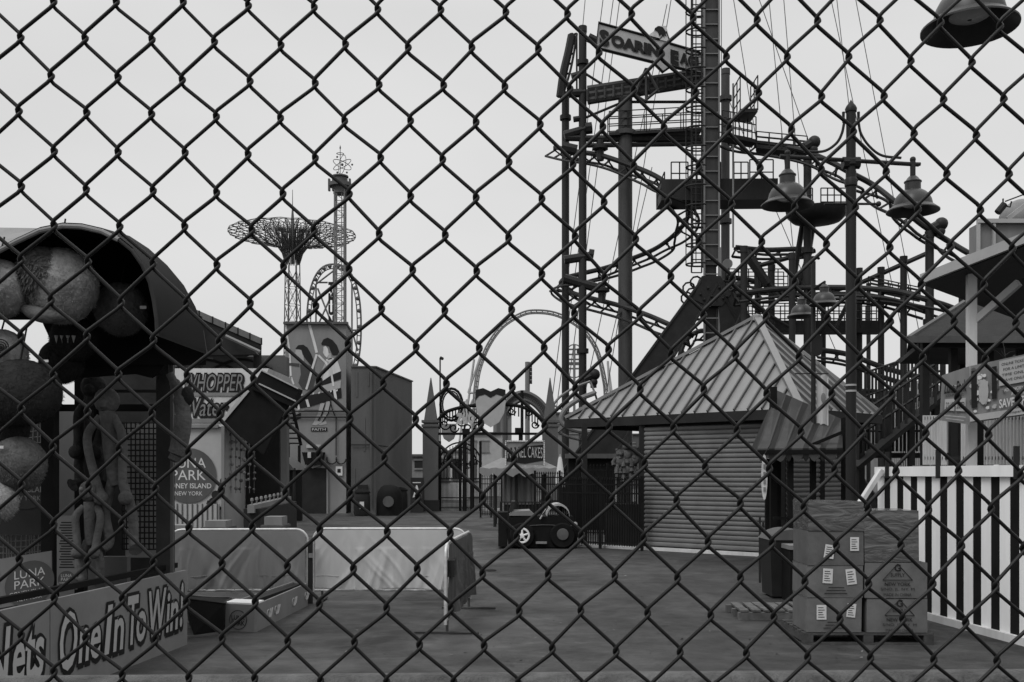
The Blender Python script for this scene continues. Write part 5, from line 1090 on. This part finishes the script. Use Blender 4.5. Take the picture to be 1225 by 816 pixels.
# front counter with painted lettering panels
PA, PB = V((-3.33,10.2,0)), V((-3.61,7.78,0)); uu = (PA-PB).normalized(); n_ = uu.cross(V((0,0,1))); Hp = .765
def panel(a, b, words, name='counter_panel'):
    mb = MB(); mb.hexa([a, b, b-n_*.04, a-n_*.04], [p+V((0,0,Hp)) for p in (a, b, b-n_*.04, a-n_*.04)]); pn = mb.build(name, M('panel_paint', .17, .5, .14, 2.5, .03), bo)
    f_ = Fr(a+n_*.002, uu); da, li = MB(), MB()
    for w_, x, z, ww, hh, sh_ in words:
        letter(da, w_, f_, x+.022, z-.022, ww, hh, .004, sh_+.12, .07); letter(da, w_, f_, x, z, ww, hh, .005, sh_+.12, .07); letter(li, w_, f_, x, z, ww, hh, .009, sh_+.12, .02)
    da.build('lettering_shadow', mInk, pn); li.build('lettering', mPaper if False else mFarL, pn); return pn
panel(PB, PA, [('O',.12,.18,.24,.45,.05),('ne',.39,.20,.33,.26,.05),('I',.80,.20,.12,.40,.05),('n',.945,.20,.17,.26,.05),('T',1.2,.21,.19,.42,.05),('o',1.36,.21,.17,.26,.05),('W',1.6,.21,.34,.42,.05),('in',1.95,.21,.25,.36,.05),('!',2.25,.22,.07,.42,.05)])
PC = PB-uu*2.2; panel(PC, PB-uu*.012, [('N',1.38,.2,.29,.43,.05),('ets',1.71,.21,.38,.33,.05)])
MB().beam(PC+V((-.12,0,Hp+.05)), PA+V((-.12,0,Hp+.05)), .05, .05).build('counter_rail', mBlack, bo)
MB().hexa([PC-n_*.05, PA-n_*.05, PA-n_*.5, PC-n_*.5], [p+V((0,0,.6)) for p in (PC-n_*.05, PA-n_*.05, PA-n_*.5, PC-n_*.5)]).build('counter', mDark, bo)
# Luna Park boards
def roundsign(par, f_, cx_, cz_, r, c=.0, mdisc=mMidD, lite=mPaper, full=True):
    mb = MB(); mb.add([f_(cx_+r*math.cos(t*.1963), cz_+r*math.sin(t*.1963), c+.004) for t in range(32)], [tuple(range(32))]); d = mb.build('disc', mdisc, par)
    mb = MB(); letter(mb, 'LUNA', f_, cx_-.62*r, cz_+.28*r, 1.24*r, .36*r, c+.008, 0, 0); letter(mb, 'PARK', f_, cx_-.62*r, cz_-.16*r, 1.24*r, .36*r, c+.008, 0, 0)
    letter(mb, 'CONEY ISLAND', f_, cx_-.82*r, cz_-.46*r, 1.64*r, .18*r, c+.008, 0, .01); letter(mb, 'NEW YORK', f_, cx_-.5*r, cz_-.72*r, 1.0*r, .15*r, c+.008); mb.build('lettering', lite, d)
f_ = Fr(P(-30,728,8.3), V((.9,-.18,0)).normalized()); f_ = Fr(P(-40,735,8.9), (.98,.2,0))
bd = thing('rules_board', P(25,730,8.9), 'grey board with round Luna Park badge leaning in the booth', 'board')
mb = MB(); q = [P(-40,675,8.6), P(61,659,8.9), P(61,716,8.9), P(-40,735,8.6)]; mb.poly(q, (0,.02,0)); mb.build('board', mMid, bd)
f_ = Fr(q[3]-V((0,.006,0)), q[2]-q[3]); roundsign(bd, f_, .5, .17, .2, .002, mMidD)
mb = MB()
for r in range(12): mb.add([f_(.05,.05+r*.028,.004), f_(.26-.03*(r%3),.05+r*.028,.004), f_(.26-.03*(r%3),.06+r*.028,.004), f_(.05,.06+r*.028,.004)], [(0,1,2,3)])
mb.build('small_print', mInk, bd)
bd = thing('rules_poster', P(80,705,10.2), 'narrow dim poster of small print with Coney Island badge below', 'poster'); q0 = P(68,705,10.2)
f_ = Fr(q0, (1,0,0)); w_, h_ = 24/F*10.2, 88/F*10.2; mb = MB(); mb.poly([f_(0,0), f_(w_,0), f_(w_,h_), f_(0,h_)], (0,.01,0)); mb.m = 1
for r in range(26):
    if r < 18: x = w_*.12+.01*(r*7%3); mb.add([f_(x,.22+r*.027,.003), f_(w_-x,.22+r*.027,.003), f_(w_-x,.232+r*.027,.003), f_(x,.232+r*.027,.003)], [(0,1,2,3)])
mb.build('sheet', [mMid, mInk], bd); roundsign(bd, f_, w_*.5, .1, .09, .002, mMidD)
bd = thing('dim_badge_board', P(30,620,10.7), 'dim dark board with Luna Park lettering behind the net', 'board'); f_ = Fr(P(0,640,10.8), (1,0,0)); w_ = 55/F*10.8
mb = MB(); mb.poly([f_(-.3,0), f_(w_,0), f_(w_,1.0), f_(-.3,1.0)], (0,.02,0)); mb.build('board', mDark, bd); roundsign(bd, f_, w_*.55, .62, .34, .003, mDarkW, mMid)

# plush prizes: big round heads under the canopy, long limbed ones hanging from the beam
def roundplush(x, y, rpx, D, m, label, extra=None, eyes=False, sc=(1,.95,1.03)):
    c = P(x,y,D); r = rpx/F*D; o = thing('round_plush', c, label, 'plush toy', 'round plush prizes hanging in the booth')
    mb = MB().ball(c, r, 28, 20, sc, .018); fur(mb, c, r, 2600, .02, sc, int(abs(x*7+y))); mb.build('head', m, o)
    MB().tube([c+V((0,0,r*.98)), c+V((0,.1,r*1.9))], .008, 5).build('cord', mDark, o)
    if extra: extra(o, c, r)
    if eyes:
        for ex, ez in eyes:
            for k, rr in enumerate((.30,.21,.12,.04)):
                cc = c+V((r*ex, -r*.93, r*ez)); MB().tube([cc+V((rr*r*math.cos(t*.349), .02*k*0-.004, rr*r*math.sin(t*.349))) for t in range(18)], r*.028, 5, closed=True).build('eye_ring', mInk, o)
    return o
def patch(o, c, r):
    mb = MB().ball(c+V((-r*.3,-r*.3,r*.2)), r*.82, 24, 18, (.8,.9,.95), .03); fur(mb, c+V((-r*.3,-r*.3,r*.2)), r*.82, 2500, .05, (.8,.9,.95), 5); mb.build('fur_patch', mPlushM, o)
    MB().ball(c+V((-r*.38,-r*.55,r*.18)), r*.5, 16, 12, (.6,.9,1.2), .03).build('snout', mPlushD, o)
    MB().tube(curve([c+V((-r*.95,-r*.35,-r*.55)), c+V((-r*.5,-r*.65,-r*.8)), c+V((0,-r*.75,-r*.95)), c+V((r*.5,-r*.45,-r*.95))], 4), [r*q for q in (.02,.07,.11,.14,.17,.19,.2,.2,.19,.17,.13,.08,.02)], 12).build('brim', mPlushM, o)
roundplush(72, 342, 44, 8.6, mPlush, 'big pale plush ball with dark furry patch, under the canopy rim', patch)
roundplush(145, 370, 31, 9.1, mPlushM, 'dim grey plush ball hanging right of the big pale one', lambda o,c,r: MB().obox(c+V((r*.98,-.1,0)), (.035,0,0), (0,.004,0), (0,0,.014)).build('tag', mPaper, o))
roundplush(-2, 345, 34, 8.4, mPlush, 'pale plush ball with spiral eye, cut by the left edge', eyes=[(.18,.6)])
roundplush(2, 425, 30, 8.6, mPlush, 'pale plush with two spiral eyes below the canopy at left edge', eyes=[(-.1,.75),(.45,.2)])
roundplush(25, 470, 42, 8.5, mPlushD, 'large black plush head at the left, white tag on top', lambda o,c,r: MB().obox(c+V((r*.95,-r*.5,r*.85)), (.02,0,0), (0,.004,0), (0,0,.01)).build('tag', mPaper, o), sc=(1.15,.9,.95))
roundplush(22, 555, 32, 8.6, mPlushM, 'mid grey plush ball with white tag above the net', lambda o,c,r: MB().obox(c+V((-r*.2,-r*.95,r*.6)), (.03,0,0), (0,.004,0), (0,0,.012)).build('tag', mPaper, o))
roundplush(-4, 600, 24, 8.5, mPlush, 'pale plush ball low at the left edge beside the net')
roundplush(8, 512, 26, 8.7, mPlushD, 'black plush ball wedged between black head and grey ball')
roundplush(88, 405, 27, 9.2, mPlushD, 'black plush ball with pale teeth below the big pale one', lambda o,c,r: [MB().lathe([(.02,0),(0,-.07)], c+V((x*r,-r*.9,-r*.0)), 6).build('tooth', mFarL, o) for x in (-.35,-.1,.15,.4)])
roundplush(74, 432, 26, 9.3, mPlushD, 'black plush ball below the toothed one, beside the booth post')
def monkey(x, y, D, L_, m, label, spread=.12, lean=0., th=.06):
    c = P(x,y,D); o = thing('long_limbed_plush', c, label, 'plush toy', 'long limbed plush prizes hanging in the booth')
    MB().tube(curve([c, c+V((lean*.3,0,-L_*.25)), c+V((lean*.6,0,-L_*.45)), c+V((lean*.8,0,-L_*.55))]), th*1.25, 10).build('body', m, o)
    e0 = c+V((lean*.8,0,-L_*.5))
    for s in (-1,1):
        MB().tube(curve([e0+V((s*.04,0,0)), e0+V((s*spread+lean*.3,-.05,-L_*.25)), e0+V((s*spread*.9+lean*.5,-.04,-L_*.46)), e0+V((s*spread*1.3+lean*.5,-.12,-L_*.52))]), [th*.8]*24+[th*1.15], 10).build('leg', m, o)
        MB().tube(curve([c+V((s*.06,0,-.05)), c+V((s*spread*1.3,-.05,-L_*.2)), c+V((s*spread*1.0+lean*.5,-.1,-L_*.5)), c+V((s*spread*.9+lean,-.14,-L_*.62))]), th*.7, 10).ball(c+V((s*spread*.9+lean,-.15,-L_*.64)), th*1.15, 10, 8).build('arm', m, o)
    MB().ball(c+V((0,0,.1)), th*2.0, 14, 10, (1,1,1.05), .02).ball(c+V((0,-th*1.7,.07)), th*.9, 10, 8).build('head', m, o)
    return o
monkey(128, 492, 9.6, 1.3, mPlushM, 'long limbed grey plush hanging from the beam nearest the grid panel', .13, .12)
monkey(112, 475, 9.8, .85, mPlushD, 'long limbed black plush hanging from the beam left of the grey one', .1, -.02)
monkey(108, 600, 9.5, .75, mPlushM, 'lower long limbed grey plush with round eyes beside the poster', .09, .02, .05)
o = bpy.data.objects['long_limbed_plush.002']
for s in (0, .09): MB().ball(P(108,600,9.5)+V((s-.05,-.085,.12)), .02, 10, 8).build('eye', mMid, o)
o = thing('banana_plush', P(214,500,9.7), 'long curved grey plush hanging right of the booth post', 'plush toy'); MB().tube(curve([P(203,447,9.7), P(214,470,9.7), P(219,500,9.7), P(214,535,9.7), P(207,552,9.7)]), [.04]*4+[.055]*6+[.075]*6+[.085]*6+[.085]*6+[.06]*4+[.03], 12).build('body', mPlushM, o)
MB().tube([P(202,430,9.7), P(203,450,9.7)], .008, 4).build('cord', mDark, o); MB().ball(P(224,474,9.7), .075, 12, 8, (.9,.8,1.3)).build('hand', mPlushD, o)

# ---------------------------------------------------------------- game trailer behind (white, with lettering)
D = 19.5; s_ = D/F; gt_ = thing('game_trailer', G(250,D), 'white game trailer with painted lettering and big round Luna Park badge', 'trailer')
def PZ(y): return H+(HY-y)*s_
XA, XB = P(188,0,D).x, P(267,0,D).x
MB().box(XA, XB, D, D+2.2, .3, PZ(510)).build('body', mLight, gt_)
hd = MB().hexa([(XA,D-.04,PZ(512)),(P(296,0,D).x,D-.04,PZ(510)),(P(296,0,D).x,D+2,PZ(510)),(XA,D+2,PZ(512))], [(XA,D-.04,PZ(441)),(P(322,0,D).x,D-.04,PZ(441)),(P(322,0,D).x,D+2,PZ(441)),(XA,D+2,PZ(441))]).build('header', mWhiteW, gt_)
MB().box(P(268,0,D).x, P(312,0,D).x, D+1.6, D+1.7, .0, PZ(500)).build('back_wall', mDark, gt_)
MB().box(XB-.02, XB+.04, D-.06, D, .3, PZ(510)).box(XA, P(262,0,D).x, D-.07, D-.042, PZ(512), PZ(508)).build('trim', mMid, gt_)
f_ = Fr(V((0,D-.05,0)), (1,0,0))
for w_, x0, x1, y0, y1 in [('WHOPPER',222,291,448,468),('Water',222,272,477,498)]:
    da, li = MB(), MB(); a_, b_ = P(x0,y1,D), P(x1,y0,D); letter(da, w_, f_, a_.x+.025, a_.z-.025, b_.x-a_.x, b_.z-a_.z, .003, .25, .075); letter(da, w_, f_, a_.x, a_.z, b_.x-a_.x, b_.z-a_.z, .004, .25, .075); letter(li, w_, f_, a_.x, a_.z, b_.x-a_.x, b_.z-a_.z, .008, .25, .0); da.build('lettering_shadow', mInk, hd); li.build('lettering', mMid, hd)
MB().box(P(222,0,D).x, P(290,0,D).x, D-.06, D-.045, PZ(474), PZ(470)).box(P(215,0,D).x, P(275,0,D).x, D-.06, D-.045, PZ(506), PZ(501)).build('underline', mMid, hd)
f2 = Fr(P(226,569,D-.01), (1,0,0)); roundsign(gt_, f2, 0, 0, 33*s_, .01, mMidD)
mb = MB(); f3 = f2
for k in range(22):
    a_ = math.pi*(1.05+k*.043); r_ = 42*s_; q = .028+.05*abs(math.sin(k*1.3)); mb.add([f3(r_*math.cos(a_)+q*math.cos(t*.524), r_*math.sin(a_)+q*math.sin(t*.524), .012) for t in range(12)], [tuple(range(12))])
for x_, y_, q in [(258,592,.085),(245,609,.05),(263,608,.035),(249,600,.025)]: mb.add([P(x_,y_,D-.02)+V((q*math.cos(t*.524),0,q*math.sin(t*.524))) for t in range(12)], [tuple(range(12))])
mb.build('bulb_pattern', mDark, gt_)
mb = MB(); mb.poly([P(x,y,D-.1) for x,y in [(192,603),(262,603),(262,640),(192,640)]], (0,.04,0)); mb.m = 1
for i in range(12): x_ = 194+i*6; mb.obox(P(x_,618,D-.11), (.012,0,0), (0,.004,0), (0,0,.25))
mb.build('skirt', [mLight, mMidD], gt_)
# open lid tilted over the trailer's serving side
mb = MB(); th = V((0,.2,0)); mb.poly([P(x,y,D-.6) for x,y in [(299,462),(349,473),(315,544),(266,505)]], th); mb.build('open_lid', mBlack, gt_)
mb = MB(); mb.poly([P(x,y,D-.7) for x,y in [(313,443),(357,465),(350,487),(300,465)]], th*2); o = mb.build('lid_box', mBlack, gt_); MB().beam(P(310,459,D-.72), P(354,480,D-.72), .03, .025).beam(P(313,443,D-.72), P(357,465,D-.72), .03, .025).beam(P(297,467,D-.62), P(266,504,D-.62), .02, .06).build('lid_edge', mLight, o)
pz = thing('prize_strings', P(282,560,D), 'strings of small hanging prizes in the trailer opening', 'prizes', None); rg = random.Random(9)
for k in range(7):
    mb = MB(); x_ = 271+k*5.5; mb.tube([P(x_,508,D+.5), P(x_,590,D+.5)], .006, 4)
    for j in range(9): mb.ball(P(x_+rg.uniform(-1.5,1.5), 512+j*9+rg.uniform(-2,2), D+.45), rg.uniform(.02,.045), 8, 6)
    mb.build('string', [mPlushM, mPlush, mMid][k % 3], pz)
# prize bench, folded tables and small stall behind the barriers
bt = thing('water_gun_counter', G(318,18), 'long pale counter edge with a row of small nozzles behind barriers', 'counter')
a, b = P(300,609,17.2), P(345,598,20.5); MB().beam(a, b, .12, .14).build('counter_edge', mMid, bt); MB().beam(V((a.x,a.y+.1,a.z*.5)), V((b.x,b.y+.1,b.z*.5)), .3, a.z).build('front', mDark, bt)
for i in range(9): p = a.lerp(b, .02+.11*i)+V((0,.02,.07)); MB().lathe([(.015,0),(.015,.05),(.03,.07),(.025,.11),(0,.12)], p, 8).build('nozzle', mMid, bt)
for i, (x, w_, l_) in enumerate([(215,28,'low dark folding table left behind the dull barrier'),(262,30,'low dark folding table in front of the round badge'),(330,26,'small folding table with thin legs right behind the dull barrier')]):
    D_ = 15.5+i*.6; o = thing('folding_table', G(x,D_), l_, 'table', 'folding tables behind the barriers'); c = P(x,0,D_).x; hw = w_/2/F*D_
    MB().box(c-hw, c+hw, D_-.3, D_+.3, .86, .9).build('top', mMidD, o)
    for sx in (-1,1):
        for sy in (-1,1): MB().tube([(c+sx*hw*.85, D_+sy*.25, 0), (c+sx*hw*.8, D_+sy*.25, .86)], .015, 6).build('leg', mFarM, o)
    MB().box(c-hw*.8, c+hw*.8, D_-.2, D_+.2, .902, .96+.04*i).build('folded_cloth', mMid, o)
o = thing('gallery_stall', G(325,38), 'small stall with arched roof and white sign left of the mural building', 'stall')
mb = MB(); ar = [P(x,y,36) for x,y in [(314,556),(318,548),(326,545),(336,547),(345,553),(352,562)]]; k = len(ar); mb.smooth = True; mb.add(ar+[p+V((0,2,0)) for p in ar], [(i,i+1,k+i+1,k+i) for i in range(k-1)]); mb.add(ar+[V((ar[0].x,36,P(0,563,36).z))], [tuple(range(k+1))]); mb.build('roof', mMidD, o)
MB().box(P(315,0,36).x, P(353,0,36).x, 37.2, 37.3, 0, P(0,562,36).z).build('back_wall', mDark, o); MB().box(P(316,0,36).x, P(340,0,36).x, 35.9, 35.95, P(0,569,36).z, P(0,561,36).z).build('signboard', mWhiteW, o)
MB().box(P(319,0,36).x, P(336,0,36).x, 36.2, 36.8, 0, P(0,590,36).z).build('counter', mFarL, o)
for x in (316,352): MB().tube([G(x,36.1), P(x,560,36.1)], .05, 6).build('post', mDark, o)
mb = MB(); mb.poly([P(x,y,35.8) for x,y in [(322,537),(341,539),(341,553),(322,551)]], (0,.03,0)); mb.build('price_board', mMid, o)
o = thing('steel_stair', G(345,40), 'short dark flight of steel steps against the mural building', 'stairs'); mb = MB()
for i in range(7): mb.box(P(333+i*1.6,0,40).x, P(349+i*1.6,0,40).x, 40, 40.3, P(0,495+i*6,40).z, P(0,493.5+i*6,40).z)
mb.build('tread', mBlack, o); MB().beam(P(334,487,40), P(345,533,40), .06, .12).beam(P(350,487,40.3), P(360,533,40.3), .06, .12).build('stringer', mBlack, o); MB().tube([G(345,40.1), P(345,533,40.1)], .06, 6).tube([G(358,40.1), P(358,533,40.1)], .06, 6).build('support', mBlack, o)
# low wall with arches and the grandstand roof above the trailer
D = 30.; s_ = D/F; o = thing('arcade_hall', G(270,D), 'long grey arcade hall with painted arches above the white trailer', 'building')
MB().box(P(150,0,D).x, P(343,0,D).x, D, D+.35, 0, PZ(0)*0+H+(HY-427)*s_).build('wall', mConcD, o)
MB().box(P(210,0,D).x, P(255,0,D).x, D-.03, D-.002, P(0,432,D).z, P(0,428,D).z).build('stripe', mMid, o)
for x in (243, 290): MB().tube([P(x-35+70*t/14, 441-11*math.sin(math.pi*t/14), D-.04) for t in range(15)], .04, 5).build('arch_line', mDark, o)
for x in (261.5, 266.5, 291, 298): MB().box(P(x-1.6,0,D).x, P(x+1.6,0,D).x, D-.03, D-.003, P(0,424,D).z, P(0,420.5,D).z).build('window', mWhite, o)
o = thing('grandstand_roof', G(270,27), 'dark sloping grandstand roof with railed pale edge right of the canopy', 'roof')
a, b = P(222,373,26), P(313,412,29); dv = V((-2.5,5,0)); MB().hexa([a-V((0,0,.15)), b-V((0,0,.15)), b+dv-V((0,0,.15)), a+dv-V((0,0,.15))], [a, b, b+dv, a+dv]).build('slab', mDark, o)
MB().beam(a+V((0,-.03,.08)), b+V((0,-.03,.08)), .04, .18).build('parapet', mMid, o)
for i in range(7): p = a.lerp(b, i/6)+V((0,-.06,.08)); MB().obox(p, (.03,0,0), (0,.02,0), (0,0,.1)).build('baluster', mDark, o)
MB().poly([P(x,y,26.5) for x,y in [(200,368),(236,383),(262,396),(300,414),(308,424),(246,425),(205,430)]], (0,.2,0)).build('truss_wall', mDark, o)
MB().tube([P(229,380,26.3), P(247,421,26.3)], .03, 5).tube([P(270,402,26.3), P(311,421,26.3)], .05, 5).build('strut', mMid, o)
MB().tube([G(308,29.5), P(308,414,29.5)], .12, 8).tube([G(238,27), P(238,384,27)], .12, 8).build('column', mDark, o)

# ---------------------------------------------------------------- wear on the yard: tar seams, drain, litter
rg = random.Random(21)
mb = MB()
for i in range(420):
    y = 567+rg.uniform(6, 15)**2; D_ = 2082.5/(y-567); p = G(rg.uniform(150, 1150), D_); s = rg.uniform(.006,.022)*(1 if D_ < 14 else 1.3); a = rg.uniform(0,6.3); mb.m = 0 if rg.random() < .6 else (1 if rg.random() < .8 else 2)
    u1 = V((math.cos(a),math.sin(a),0))*s; u2 = V((-math.sin(a),math.cos(a),0))*s*rg.uniform(.3,.8); mb.add([p-u1+V((0,0,.004)), p-u2+V((0,0,.006)), p+u1+V((0,0,.012)), p+u2+V((0,0,.005))], [(0,1,2,3)])
tag(mb.build('litter', [mBlack, mMid, mLight]), 'scattered grit, leaves and tiny litter on the asphalt', 'litter', kind='stuff')
# stains of rust and wear as real patches on the building faces, vents and pipes
mb = MB()
for x, y0_, y1_ in [(427,445,475),(436,500,540),(441,445,462),(424,560,590)]: mb.box(P(x-1,0,44).x, P(x+1,0,44).x, 43.975, 43.99, P(0,y1_,44).z, P(0,y0_,44).z)
mb.build('streak', mConcD, bpy.data.objects['annexe_building'])
MB().box(P(428,0,44).x, P(440,0,44).x, 43.93, 43.99, P(0,590,44).z, P(0,580,44).z).build('vent', mDark, bpy.data.objects['annexe_building'])
MB().tube([P(444,441,43.9), P(444,606,43.9)], .045, 6).build('downpipe', mMidD, bpy.data.objects['annexe_building'])
